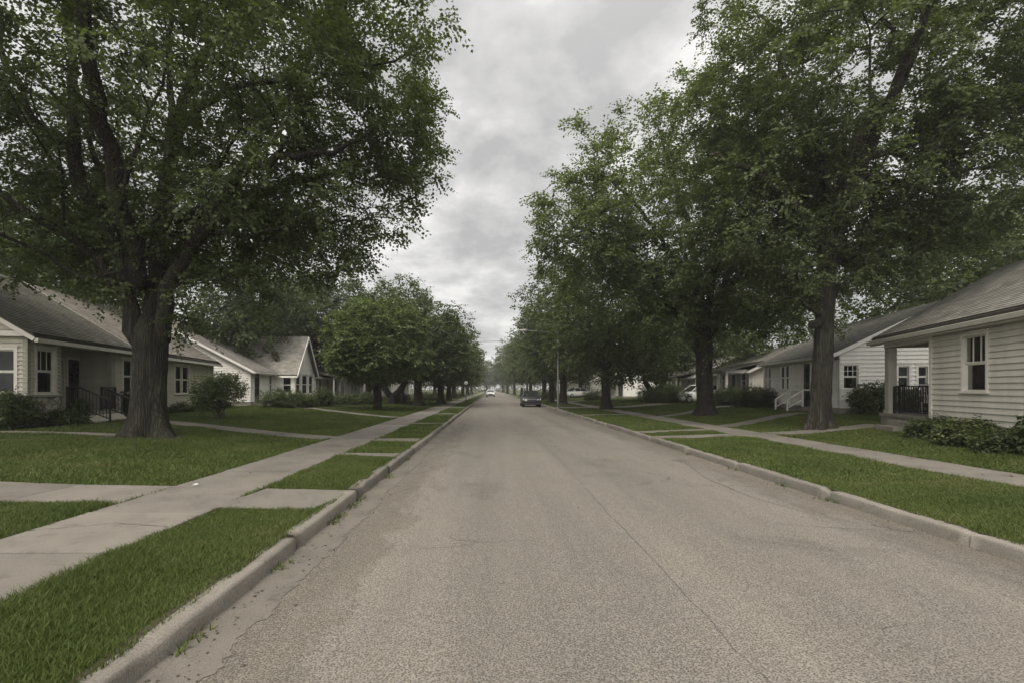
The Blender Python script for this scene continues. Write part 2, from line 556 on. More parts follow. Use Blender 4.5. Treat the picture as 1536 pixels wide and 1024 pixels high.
M = {
    'asphalt': asphalt_mat(),
    'walk': concrete_mat('walk_concrete', (0.186, 0.168, 0.143)),
    'kerb': concrete_mat('kerb_concrete', (0.212, 0.192, 0.163), True, 0.5),
    'gutter': concrete_mat('gutter_concrete', (0.155, 0.139, 0.117), False, 0.4),
    'crack': pmat('crack_fill', (0.052, 0.046, 0.039), 0.95),
    'lawn': lawn_mat(), 'grass': grass_mat(),
    'soil': pmat('soil', (0.06, 0.048, 0.034), 0.95, 0.4, 3, 60, 0.5, 0.02),
    'olive': siding_mat('olive_siding', (0.42, 0.395, 0.31), 0.15),
    'olive_trim': pmat('olive_trim', (0.26, 0.25, 0.195), 0.6, 0.12),
    'cream': siding_mat('cream_siding', (0.50, 0.475, 0.405), 0.2),
    'cream_trim': pmat('cream_trim', (0.56, 0.53, 0.46), 0.55, 0.12),
    'porch_paint': pmat('porch_paint', (0.30, 0.29, 0.24), 0.6, 0.12),
    'white': siding_mat('white_siding', (0.78, 0.755, 0.70), 0.13),
    'white_trim': pmat('white_trim', (0.70, 0.675, 0.62), 0.5, 0.12),
    'beige': siding_mat('beige_siding', (0.60, 0.56, 0.49), 0.16),
    'grey_siding': siding_mat('grey_siding', (0.46, 0.45, 0.42), 0.16),
    'shingle_dark': shingle_mat('dark_shingles', (0.155, 0.148, 0.118)),
    'shingle_tan': shingle_mat('tan_shingles', (0.25, 0.228, 0.19)),
    'shingle_grey': shingle_mat('grey_shingles', (0.20, 0.19, 0.165)),
    'shingle_light': shingle_mat('light_shingles', (0.25, 0.235, 0.205)),
    'stone': stone_mat(),
    'foundation': concrete_mat('foundation_block', (0.27, 0.25, 0.215), False),
    'glass': glass_mat(),
    'curtain': pmat('curtain_cloth', (0.20, 0.19, 0.165), 0.9, 0.25, 3, 60, 0.2, 0.01, 0.1, 0, (14, 14, 0.2)),
    'room_shade': pmat('room_shade_paint', (0.035, 0.032, 0.028), 0.9, 0.3),  # shade of closed rooms put into the colour
    'door_dark': pmat('dark_door', (0.035, 0.032, 0.028), 0.35, 0.2),
    'iron': pmat('black_iron', (0.022, 0.021, 0.02), 0.5, 0.25),
    'bark': bark_mat('bark', (0.016, 0.0145, 0.011), (0.054, 0.049, 0.039)),
    'bark2': bark_mat('bark_grey', (0.017, 0.0155, 0.012), (0.060, 0.0545, 0.044)),
    'leaf': leaf_mat('leaves', (0.056, 0.070, 0.026), (0.086, 0.106, 0.043), (0.124, 0.148, 0.068)),
    'leaf_b': leaf_mat('leaves_bright', (0.070, 0.092, 0.030), (0.106, 0.136, 0.052), (0.156, 0.188, 0.082)),
    'leaf_d': leaf_mat('leaves_deep', (0.042, 0.057, 0.023), (0.068, 0.088, 0.034), (0.104, 0.124, 0.052)),
    'leaf_l': leaf_mat('leaves_light', (0.078, 0.105, 0.036), (0.125, 0.160, 0.060), (0.18, 0.215, 0.092)),
    'leaf_s': leaf_mat('leaves_shrub', (0.046, 0.058, 0.022), (0.076, 0.092, 0.032), (0.125, 0.145, 0.058), 0.2),
    'pole': pmat('galvanised_pole', (0.22, 0.21, 0.19), 0.5, 0.2, 2, 30, 0.1, 0.004, 0.4, 0.3),
    'wood_pole': pmat('wood_pole', (0.10, 0.085, 0.065), 0.9, 0.3),
    'tyre': pmat('tyre', (0.018, 0.018, 0.018), 0.85, 0.2),
    'rim': pmat('alloy_rim', (0.45, 0.45, 0.45), 0.35, 0.1, 2, 30, 0, 0, 0.5, 0.8),
    'car_dark': pmat('dark_car_paint', (0.045, 0.047, 0.045), 0.25, 0.08, 1, 20, 0, 0, 0.5, 0.2),
    'car_white': pmat('white_car_paint', (0.68, 0.68, 0.66), 0.25, 0.06, 1, 20, 0, 0, 0.5),
    'car_glass': pmat('car_glass', (0.02, 0.022, 0.022), 0.06, 0.1, 1, 20, 0, 0, 0.6),
    'lamp_glass': pmat('lamp_glass', (0.75, 0.75, 0.72), 0.2, 0.05, 1, 20, 0, 0, 0.5),
    'paper': pmat('paper', (0.36, 0.35, 0.33), 0.8, 0.1),
    'flower': pmat('flower_petals', (0.70, 0.68, 0.62), 0.7, 0.1),
    'dead_leaf': leaf_mat('dead_leaves', (0.05, 0.036, 0.018), (0.10, 0.075, 0.03), (0.17, 0.14, 0.05), 0.2),
    'twig': pmat('twig', (0.06, 0.05, 0.035), 0.9, 0.3),
}


# ------------------------------------------------------------------ ground
def lawn_z(x):
    x = np.asarray(x, dtype=float)
    d = np.where(x < 0, -4.9 - x, x - 9.3)
    t = np.clip(d / 9.0, 0, 1)
    t2 = np.clip(d / 6.0, 0, 1)
    return np.where(x < 0, 0.14 + 0.26 * t * t * (3 - 2 * t), 0.14 + 0.34 * t2 * t2 * (3 - 2 * t2))


def lz(x): return float(lawn_z(x))


def road_z(x):
    t = (x - 1.5) / 3.5
    return 0.05 * (1 - t * t)


def build_ground():
    g = MB()
    g.face([(-1500, -60, -0.08), (1500, -60, -0.08), (1500, 2600, -0.08), (-1500, 2600, -0.08)])
    tag(g.build('ground', M['soil']), kind='structure')
    for side in (-1, 1):
        b = MB()
        if side < 0: xs = [-4.9 - d for d in (0, 1, 2, 3, 4.5, 6, 7.5, 9, 14, 40, 200)]
        else: xs = [9.3 + d for d in (0, 1, 2, 3, 4.5, 6, 7.5, 9, 14, 40, 200)]
        for i in range(len(xs) - 1):
            z0, z1 = lz(xs[i]), lz(xs[i + 1])
            q = [(xs[i], -20, z0), (xs[i + 1], -20, z1), (xs[i + 1], 700, z1), (xs[i], 700, z0)]
            b.face(q if side > 0 else q[::-1])
        tag(b.build('lawn', M['lawn'], None, True), kind='structure')
    v = MB()
    v.face([(-3.47, -20, 0.138), (-2.14, -20, 0.138), (-2.14, 700, 0.138), (-3.47, 700, 0.138)])
    v.face([(5.14, -20, 0.138), (8.0, -20, 0.138), (8.0, 700, 0.138), (5.14, 700, 0.138)])
    tag(v.build('verge', M['lawn']), kind='structure')
    # road with a slight crown
    r = MB()
    xs = np.linspace(-1.68, 5.02, 15)
    for i in range(14):
        r.face([(xs[i], -20, road_z(xs[i])), (xs[i + 1], -20, road_z(xs[i + 1])), (xs[i + 1], 700, road_z(xs[i + 1])), (xs[i], 700, road_z(xs[i]))])
    tag(r.build('road', M['asphalt'], None, True), kind='structure')
    # pale concrete gutter on the left, with a ragged asphalt edge
    rng = random.Random(5)
    gt = MB()
    y = -6.0
    e0 = -1.64
    while y < 150:
        st = 0.04 if y < 14 else 1.0
        e1 = -1.64 + 0.05 * mnoise.noise((y * 0.7, 3.1, 0)) + 0.05 * mnoise.noise((y * 4.1, 7.7, 0)) + 0.06 * mnoise.noise((y * 15.1, 1.7, 0))
        gt.face([(-2.02, y, 0.004), (e0, y, road_z(e0) + 0.004), (e1, y + st, road_z(e1) + 0.004), (-2.02, y + st, 0.004)])
        e0 = e1
        y += st
    tag(gt.build('gutter', M['gutter']), kind='structure')


build_ground()


def soil_edges():
    b = MB()
    for x0, s in ((-2.14, -1), (-3.475, 1), (-4.895, -1), (5.14, 1), (7.995, -1), (9.305, 1)):
        y, w0 = -5.0, .05
        while y < 45:
            st = .15 if y < 14 else .6
            w1 = .055 + .05 * mnoise.noise((x0 * 3.1, y * 1.9, 0)) + .03 * mnoise.noise((x0, y * 7.3, 2))
            w1 = max(.008, w1)
            z = .1425 if -4.8 < x0 < 9 else lz(x0) + .004
            b.face([(x0, y, z), (x0 + s * w0, y, z), (x0 + s * w1, y + st, z), (x0, y + st, z)])
            y += st; w0 = w1
    tag(b.build('soil_edge', M['soil']), kind='structure')


soil_edges()


def kerb(x0, x1, seed, name):
    """worn kerb stones laid end to end; x0 is the street face, x1 the back"""
    rng = random.Random(seed)
    s = 1 if x1 > x0 else -1
    b = MB()
    y = -6.0
    while y < 260:
        ln = rng.uniform(2.2, 3.4) if y < 60 else 12
        n = max(2, int(ln / (0.12 if y < 20 else 0.5 if y < 60 else 6)))
        dz, dx = rng.uniform(-0.012, 0.012), rng.uniform(-0.012, 0.012)
        prof = [(-0.010, -0.05), (-0.002, 0.06), (0.002, 0.122), (0.010, 0.141), (0.026, 0.151), (0.06, 0.153), (0.11, 0.153), (0.15, 0.152), (0.165, 0.05)]
        rings = []
        for i in range(n + 1):
            yy = y + 0.012 + (ln - 0.024) * i / n
            ring = []
            edge = 0.012 if i in (0, n) and y < 60 else 0
            for (px, pz) in prof:
                k = mnoise.noise((px * 9 + seed, yy * 2.3, pz * 9)) * 0.008 + mnoise.noise((px * 30, yy * 9, pz * 30 + seed)) * 0.009 - max(0.0, mnoise.noise((yy * 2.9, seed * 3.3, px * 5)) - .28) * 0.09
                if y > 60: k = 0
                ring.append((x0 + s * (px + dx - k * 0.7 + edge), yy, pz + dz + k - edge if pz > 0 else pz))
            rings.append(ring)
        base = len(b.v)
        m_ = len(prof)
        for ring in rings: b.v.extend(ring)
        for i in range(n):
            for k in range(m_ - 1):
                q = (base + i * m_ + k, base + i * m_ + k + 1, base + (i + 1) * m_ + k + 1, base + (i + 1) * m_ + k)
                b.f.append(q if s < 0 else q[::-1])
                b.uv.extend([(0, 0)] * 4)
        for e in (0, n):
            b.f.append(tuple(base + e * m_ + k for k in range(m_)))
            b.uv.extend([(0, 0)] * m_)
        y += ln
    tag(b.build(name, M['kerb'], None, False), kind='structure')


kerb(-2.0, -2.15, 11, 'kerb')
kerb(5.0, 5.15, 23, 'kerb')


def sidewalk(x0, x1, seed):
    rng = random.Random(seed)
    b = MB()
    y = -6.0
    while y < 300:
        ln = 1.5 if y < 80 else 12
        t = [rng.uniform(-0.006, 0.006) for _ in range(4)]
        z = 0.152
        b.box8([(x0, y + 0.009, -0.02), (x1, y + 0.009, -0.02), (x1, y + ln - 0.009, -0.02), (x0, y + ln - 0.009, -0.02),
                (x0, y + 0.009, z + t[0]), (x1, y + 0.009, z + t[1]), (x1, y + ln - 0.009, z + t[2]), (x0, y + ln - 0.009, z + t[3])])
        y += ln
    tag(b.build('sidewalk', M['walk']), kind='structure')


sidewalk(-4.9, -3.47, 3)
sidewalk(8.0, 9.3, 4)

WALKS = []      # (ax, ay, bx, by, half width): concrete walks, kept clear of grass


def walk(a, b, w, name='path', step=1.5):
    """concrete walk of slabs following the lawn from a to b"""
    a, b = Vector(a), Vector(b)
    d = b - a
    n = max(1, round(d.length / step))
    sd_ = Vector((-d.y, d.x)).normalized() * w / 2
    mb = MB()

    def zz(p): return (lz(p.x) if (p.x < -4.9 or p.x > 9.3) else 0.142) + 0.014
    for i in range(n):
        g = 0.006 / (d.length / n)
        p, q = a + d * ((i + g) / n), a + d * ((i + 1 - g) / n)
        c4 = [p - sd_, p + sd_, q + sd_, q - sd_]
        mb.box8([(c.x, c.y, zz(c) - 0.12) for c in c4] + [(c.x, c.y, zz(c)) for c in c4])
    WALKS.append((a.x, a.y, b.x, b.y, w / 2))
    tag(mb.build(name, M['walk']), kind='structure')


# cross walks through the verges and front walks on the lawns
walk((-3.47, 6.85), (-2.155, 6.7), 1.2, 'path', 3)
walk((-14, 7.25), (-4.9, 7.05), 1.15)
walk((-3.47, 11.35), (-2.155, 11.25), 0.55, 'path', 3)
walk((-3.47, 14.6), (-2.155, 14.55), 0.9, 'path', 3)
walk((-13.2, 19.3), (-4.9, 15.1), 0.95)
walk((-22, 14.6), (-10.6, 14.2), 0.55)
walk((-3.47, 21.5), (-2.155, 21.5), 0.8, 'path', 3)
walk((-15.5, 36), (-4.9, 26), 0.9)
walk((-3.47, 30), (-2.155, 30), 0.8, 'path', 3)
walk((-3.47, 40), (-2.155, 40), 1.6, 'path', 3)
walk((5.155, 15.3), (8.0, 16.2), 0.75, 'path', 3)
walk((5.155, 17.2), (8.0, 18.3), 0.6, 'path', 3)
walk((9.3, 16.6), (13.5, 17.2), 0.9)
walk((9.3, 19.9), (15.6, 24.6), 0.85)
walk((9.3, 27.0), (17.6, 35.0), 0.9)
walk((5.155, 28.5), (8.0, 29.5), 0.9, 'path', 3)
walk((9.3, 40), (24, 42.0), 2.6)
walk((5.155, 40), (8.0, 40), 2.6, 'path', 3)
walk((9.3, 60), (20, 61), 2.4)


def crack(pts, w, seed, name='road_crack'):
    rng = random.Random(seed)
    mb = MB()
    P = [Vector(p) for p in pts]
    fine = []
    for i in range(len(P) - 1):
        n = max(2, int((P[i + 1] - P[i]).length / 0.09)) if P[i].y < 20 else 12
        for k in range(n): fine.append(P[i].lerp(P[i + 1], k / n))
    fine.append(P[-1])
    L_, R_ = [], []
    for i, p in enumerate(fine):
        d = (fine[min(i + 1, len(fine) - 1)] - fine[max(i - 1, 0)]).normalized()
        s = Vector((-d.y, d.x))
        j = mnoise.noise((p.x * 3 + seed, p.y * 3, 0)) * 0.022 + rng.uniform(-0.006, 0.006)
        ww = w * (0.5 + 0.9 * abs(mnoise.noise((p.x * 2, p.y * 2, seed * 1.7)))) * rng.uniform(0.6, 1.2)
        a, b = p + s * (j + ww / 2), p + s * (j - ww / 2)
        L_.append((a.x, a.y, road_z(a.x) + 0.006)); R_.append((b.x, b.y, road_z(b.x) + 0.006))
    for i in range(len(fine) - 1): mb.face([L_[i], L_[i + 1], R_[i + 1], R_[i]])
    tag(mb.build(name, M['crack']), kind='structure')


crack([(1.52, 2.0), (1.50, 3.2), (1.51, 4.6), (1.50, 7), (1.53, 10), (1.50, 16), (1.55, 30), (1.5, 60)], 0.0055, 1)
crack([(4.9, 5.6), (4.2, 6.3), (3.9, 7.4), (3.9, 9), (4.3, 11)], 0.012, 2)
crack([(4.98, 5.7), (4.1, 5.75), (3.4, 5.9)], 0.010, 3)
crack([(-1.5, 10.2), (0.2, 10.5), (1.5, 10.3), (3.2, 10.6), (4.95, 10.5)], 0.006, 4)
crack([(-1.6, 7.6), (-1.2, 8.4), (-0.9, 9.6), (-1.1, 12)], 0.006, 5)
crack([(-1.6, 21), (0.5, 21.4), (2.4, 21.0), (4.9, 21.5)], 0.03, 6)
crack([(2.6, 3.3), (2.85, 3.38)], 0.005, 8)
crack([(4.95, 8.3), (4.5, 9.3), (4.55, 10.4), (4.2, 13)], 0.010, 9)


def walk_crack(pts, seed):
    rng = random.Random(seed)
    mb = MB()
    P = [Vector(p) for p in pts]
    f = []
    for i in range(len(P) - 1):
        for k in range(14): f.append(P[i].lerp(P[i + 1], k / 14))
    f.append(P[-1])
    f = [Vector((p.x + rng.uniform(-.012, .012), p.y + rng.uniform(-.012, .012))) for p in f]
    for a, b in zip(f[:-1], f[1:]):
        w = rng.uniform(.002, .006)
        mb.face([(a.x, a.y - w, .162), (b.x, b.y - w, .162), (b.x, b.y + w, .162), (a.x, a.y + w, .162)])
    tag(mb.build('walk_crack', M['crack'], None), kind='structure')


walk_crack([(-4.88, 5.2), (-4.2, 5.5), (-3.5, 5.35)], 1)
walk_crack([(-4.88, 9.5), (-4.1, 9.3), (-3.5, 9.7)], 2)
walk_crack([(-4.88, 12.6), (-4.1, 12.9), (-3.5, 12.8)], 3)
walk_crack([(8.02, 11.2), (8.7, 11.5), (9.28, 11.3)], 4)


# ------------------------------------------------------------------ houses
class Wall:
    """vertical wall from A to B in plan; n points outwards"""

    def __init__(self, A, B, inside):
        self.A, self.B = Vector(A), Vector(B)
        d = self.B - self.A
        self.L = d.length
        self.u = d / self.L
        n = Vector((-self.u.y, self.u.x))
        if n.dot(Vector(inside) - self.A) > 0: n = -n
        self.n = n

    def P(self, t, z, off=0.0):
        p = self.A + self.u * t + self.n * off
        return Vector((p.x, p.y, z))

    def px(self, px, py):
        k = (px - VX) / FPX
        t = (k * self.A.y - self.A.x) / (self.u.x - k * self.u.y)
        Z = self.A.y + self.u.y * t
        return t, CH + (HZ - py) / FPX * Z

    def rect(self, x0, x1, y0, y1):
        xm, ym = (x0 + x1) / 2, (y0 + y1) / 2
        ta, tb = self.px(x0, ym)[0], self.px(x1, ym)[0]
        return min(ta, tb), max(ta, tb), self.px(xm, y1)[1], self.px(xm, y0)[1]

    def bx(self, mb, t0, t1, z0, z1, o0, o1):
        mb.box8([self.P(t0, z0, o0), self.P(t1, z0, o0), self.P(t1, z0, o1), self.P(t0, z0, o1),
                 self.P(t0, z1, o0), self.P(t1, z1, o0), self.P(t1, z1, o1), self.P(t0, z1, o1)])


def lapped(mb, O, U, W, Nn, t_of, zmax, openings=(), course=0.13, lap=0.02):
    """sawtooth courses (lap siding, shingles) on the plane O + U t + W z, cut by openings (t0, t1, z0, z1)"""
    O, U, W, Nn = Vector(O), Vector(U), Vector(W), Vector(Nn)
    zs = {0.0, zmax}
    for k in range(int(zmax / course) + 1): zs.add(k * course)
    for o in openings:
        for z in o[2:4]:
            if 0 < z < zmax: zs.add(z)
    zs = sorted(z for z in zs if z <= zmax + 1e-9)
    for za, zb in zip(zs[:-1], zs[1:]):
        if zb - za < 1e-4: continue
        zm = (za + zb) / 2
        k = int(zm / course)
        zc = k * course
        oa, ob = lap * (1 - (za - zc) / course), lap * (1 - (zb - zc) / course)
        (a0, a1), (b0, b1) = t_of(za), t_of(zb)
        cuts = sorted((o[0], o[1]) for o in openings if o[2] < zm < o[3])
        la, lb = a0, b0
        segs = []
        for c0, c1 in cuts:
            segs.append((la, lb, c0, c0)); la = lb = c1
        segs.append((la, lb, a1, b1))
        for la, lb, ra, rb in segs:
            if ra - la < 1e-3 and rb - lb < 1e-3: continue
            mb.face([O + U * la + W * za + Nn * oa, O + U * ra + W * za + Nn * oa, O + U * rb + W * zb + Nn * ob, O + U * lb + W * zb + Nn * ob],
                    [(la, za), (ra, za), (rb, zb), (lb, zb)])
            if abs(za - zc) < 1e-5 and k > 0:
                mb.face([O + U * la + W * za, O + U * ra + W * za, O + U * ra + W * za + Nn * lap, O + U * la + W * za + Nn * lap],
                        [(la, za)] * 4)


class House:
    def __init__(self, name, base, label, cat='house', group=None):
        self.o = Vector(base)
        self.root = empty(name, base, label, cat, group)
        self.foot = []
        self.rng = random.Random(hash(label) % 1000 if False else len(label))

    def mb(self): return MB(self.o)

    def wall(self, w, z0, z1, mat, openings=(), peak=None, t0=0.0, t1=None, course=0.13, lap=0.02, name='wall'):
        """peak: (t, z) apex of a gable standing on z1"""
        t1 = w.L if t1 is None else t1
        m = self.mb()
        ops = [(o[0], o[1], o[2] - z0, o[3] - z0) for o in openings]
        if peak:
            h1, hp = z1 - z0, peak[1] - z0

            def t_of(z):
                if z <= h1: return (t0, t1)
                k = (z - h1) / (hp - h1)
                return (t0 + (peak[0] - t0) * k, t1 + (peak[0] - t1) * k)
            zm = hp
            # the eave height must be a band border
            ops = ops + [(-9, -9, h1, h1)]
        else:
            def t_of(z): return (t0, t1)
            zm = z1 - z0
        n3 = Vector((w.n.x, w.n.y, 0))
        lapped(m, w.P(0, z0), Vector((w.u.x, w.u.y, 0)), (0, 0, 1), n3, t_of, zm, ops, course, lap)
        return m.build(name, mat, self.root)

    def window(self, w, r, trim, kind='hung', grid=(0, 0), curtain='sides', cw=0.10, sill=True, meet=0.5):
        t0, t1, z0, z1 = r
        f = self.mb()
        w.bx(f, t0 - cw, t0, z0 - 0.02, z1 + cw, -0.06, 0.045)
        w.bx(f, t1, t1 + cw, z0 - 0.02, z1 + cw, -0.06, 0.045)
        w.bx(f, t0, t1, z1, z1 + cw, -0.06, 0.045)
        w.bx(f, t0 - cw - 0.04, t1 + cw + 0.04, z1 + cw, z1 + cw + 0.035, -0.02, 0.075)
        if sill: w.bx(f, t0 - cw - 0.04, t1 + cw + 0.04, z0 - 0.075, z0 - 0.02, -0.06, 0.085)
        else: w.bx(f, t0, t1, z0 - cw, z0, -0.06, 0.045)
        fr = f.build('window', trim, self.root)
        s = self.mb()
        units = [(t0, t1)]
        if kind == 'double':
            tm = (t0 + t1) / 2
            w.bx(s, tm - 0.045, tm + 0.045, z0, z1, -0.055, 0.03)
            units = [(t0, tm - 0.045), (tm + 0.045, t1)]
        g = self.mb()
        c = self.mb()
        zm = z0 + (z1 - z0) * meet
        b = 0.04
        for a0, a1 in units:
            for (q0, q1, o) in ((z0 - 0.02, zm, -0.05), (zm, z1, -0.03)):
                w.bx(s, a0, a0 + b, q0, q1, o - 0.03, o)
                w.bx(s, a1 - b, a1, q0, q1, o - 0.03, o)
                w.bx(s, a0 + b, a1 - b, q0, q0 + b, o - 0.03, o)
                w.bx(s, a0 + b, a1 - b, q1 - b, q1, o - 0.03, o)
                g.face([w.P(a0 + b, q0 + b, o - 0.018), w.P(a1 - b, q0 + b, o - 0.018), w.P(a1 - b, q1 - b, o - 0.018), w.P(a0 + b, q1 - b, o - 0.018)])
            if grid[0]:
                for i in range(1, grid[0]):
                    t = a0 + (a1 - a0) * i / grid[0]
                    w.bx(s, t - 0.011, t + 0.011, zm + b, z1 - b, -0.052, -0.032)
                for i in range(1, grid[1]):
                    z = zm + (z1 - zm) * i / grid[1]
                    w.bx(s, a0 + b, a1 - b, z - 0.011, z + 0.011, -0.05, -0.034)

            def cloth(p0, p1, q0, q1):
                n = max(4, int((p1 - p0) / 0.04))
                pr = None
                for i in range(n + 1):
                    t = p0 + (p1 - p0) * i / n
                    o = -0.17 + 0.025 * math.sin(i * 1.9)
                    if pr: c.face([w.P(pr[0], q0, pr[1]), w.P(t, q0, o), w.P(t, q1, o), w.P(pr[0], q1, pr[1])])
                    pr = (t, o)
            W_ = a1 - a0
            if curtain == 'sides':
                cloth(a0, a0 + 0.28 * W_, z0, z1); cloth(a1 - 0.28 * W_, a1, z0, z1)
            elif curtain == 'upper': cloth(a0, a1, zm + 0.02, z1)
            elif curtain == 'full': cloth(a0, a1, z0 + 0.05, z1)
        s.build('sash', trim, fr)
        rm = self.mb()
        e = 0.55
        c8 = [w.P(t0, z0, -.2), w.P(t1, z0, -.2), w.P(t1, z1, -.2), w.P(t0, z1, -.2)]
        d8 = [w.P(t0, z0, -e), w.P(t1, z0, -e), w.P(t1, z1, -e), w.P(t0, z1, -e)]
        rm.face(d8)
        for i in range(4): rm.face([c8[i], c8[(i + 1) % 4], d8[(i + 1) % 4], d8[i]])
        rm.build('shade_backing', M['room_shade'], fr)  # box added behind the panes, its dark colour standing in for indoor shade
        g.build('pane', M['glass'], fr)
        if c.f: c.build('curtain', M['curtain'], fr)
        return fr

    def door(self, w, r, trim, mat, glazed=True):
        t0, t1, z0, z1 = r
        f = self.mb()
        w.bx(f, t0 - 0.1, t0, z0, z1 + 0.1, -0.06, 0.045)
        w.bx(f, t1, t1 + 0.1, z0, z1 + 0.1, -0.06, 0.045)
        w.bx(f, t0, t1, z1, z1 + 0.1, -0.06, 0.045)
        m = self.mb()
        if glazed:
            for (a, b, c, d) in ((t0, t0 + 0.12, z0, z1), (t1 - 0.12, t1, z0, z1), (t0 + 0.12, t1 - 0.12, z0, z0 + 0.35),
                                 (t0 + 0.12, t1 - 0.12, z1 - 0.14, z1), (t0 + 0.12, t1 - 0.12, z0 + 1.0, z0 + 1.1)):
                w.bx(m, a, b, c, d, -0.055, -0.015)
        else:
            w.bx(m, t0, t1, z0, z1, -0.055, -0.015)
            tm = (t0 + t1) / 2
            for q0, q1 in ((z0 + 0.15, z0 + 0.75), (z0 + 0.95, z1 - 0.2)):
                w.bx(m, t0 + 0.1, tm - 0.05, q0, q1, -0.015, -0.003); w.bx(m, tm + 0.05, t1 - 0.1, q0, q1, -0.015, -0.003)
        d = m.build('door', mat, self.root)
        f.build('frame', trim, d)
        if glazed:
            g = self.mb()
            g.face([w.P(t0 + 0.12, z0 + 0.35, -0.035), w.P(t1 - 0.12, z0 + 0.35, -0.035), w.P(t1 - 0.12, z1 - 0.14, -0.035), w.P(t0 + 0.12, z1 - 0.14, -0.035)])
            g.build('pane', M['glass'], d)
        h = self.mb()
        h.lathe(w.P(t0 + 0.07, z0 + 1.0, -0.01), [(0.0, 0.05), (0.025, 0.03), (0.02, 0.0)], 8, 'y')
        h.build('handle', M['iron'], d)
        return d

    def slope(self, e0, e1, r1, r0, mat, name='roof', course=0.14, lap=0.014, th=0.10):
        """shingled slope: eave e0->e1, ridge r0->r1 above it (four 3-d points), with a slab under it"""
        e0, e1, r0, r1 = map(Vector, (e0, e1, r0, r1))
        U = (e1 - e0).normalized()
        Lw = (e1 - e0).length
        W_ = r0 - e0
        a = W_.dot(U)
        W_ = (W_ - U * a)
        H = W_.length
        W_.normalize()
        Nn = U.cross(W_)
        if Nn.z < 0: Nn = -Nn
        b = (r1 - e0).dot(U)

        def t_of(z):
            k = z / H
            return (a * k, Lw + (b - Lw) * k)
        m = self.mb()
        lapped(m, e0, U, W_, Nn, t_of, H, (), course, lap)
        dn = Nn * -th
        m.face([e0 + dn, r0 + dn, r1 + dn, e1 + dn])
        m.face([e0, e1, e1 + dn, e0 + dn]); m.face([e0, r0, r0 + dn, e0 + dn]); m.face([e1, r1, r1 + dn, e1 + dn])
        return m.build(name, mat, self.root)

    def trimbar(self, name, mat, bars):
        m = self.mb()
        for a, b, w_, h in bars: m.beam(a, b, w_, h)
        return m.build_each(name, mat, self.root)


def V3(p, z): return Vector((p.x, p.y, z))


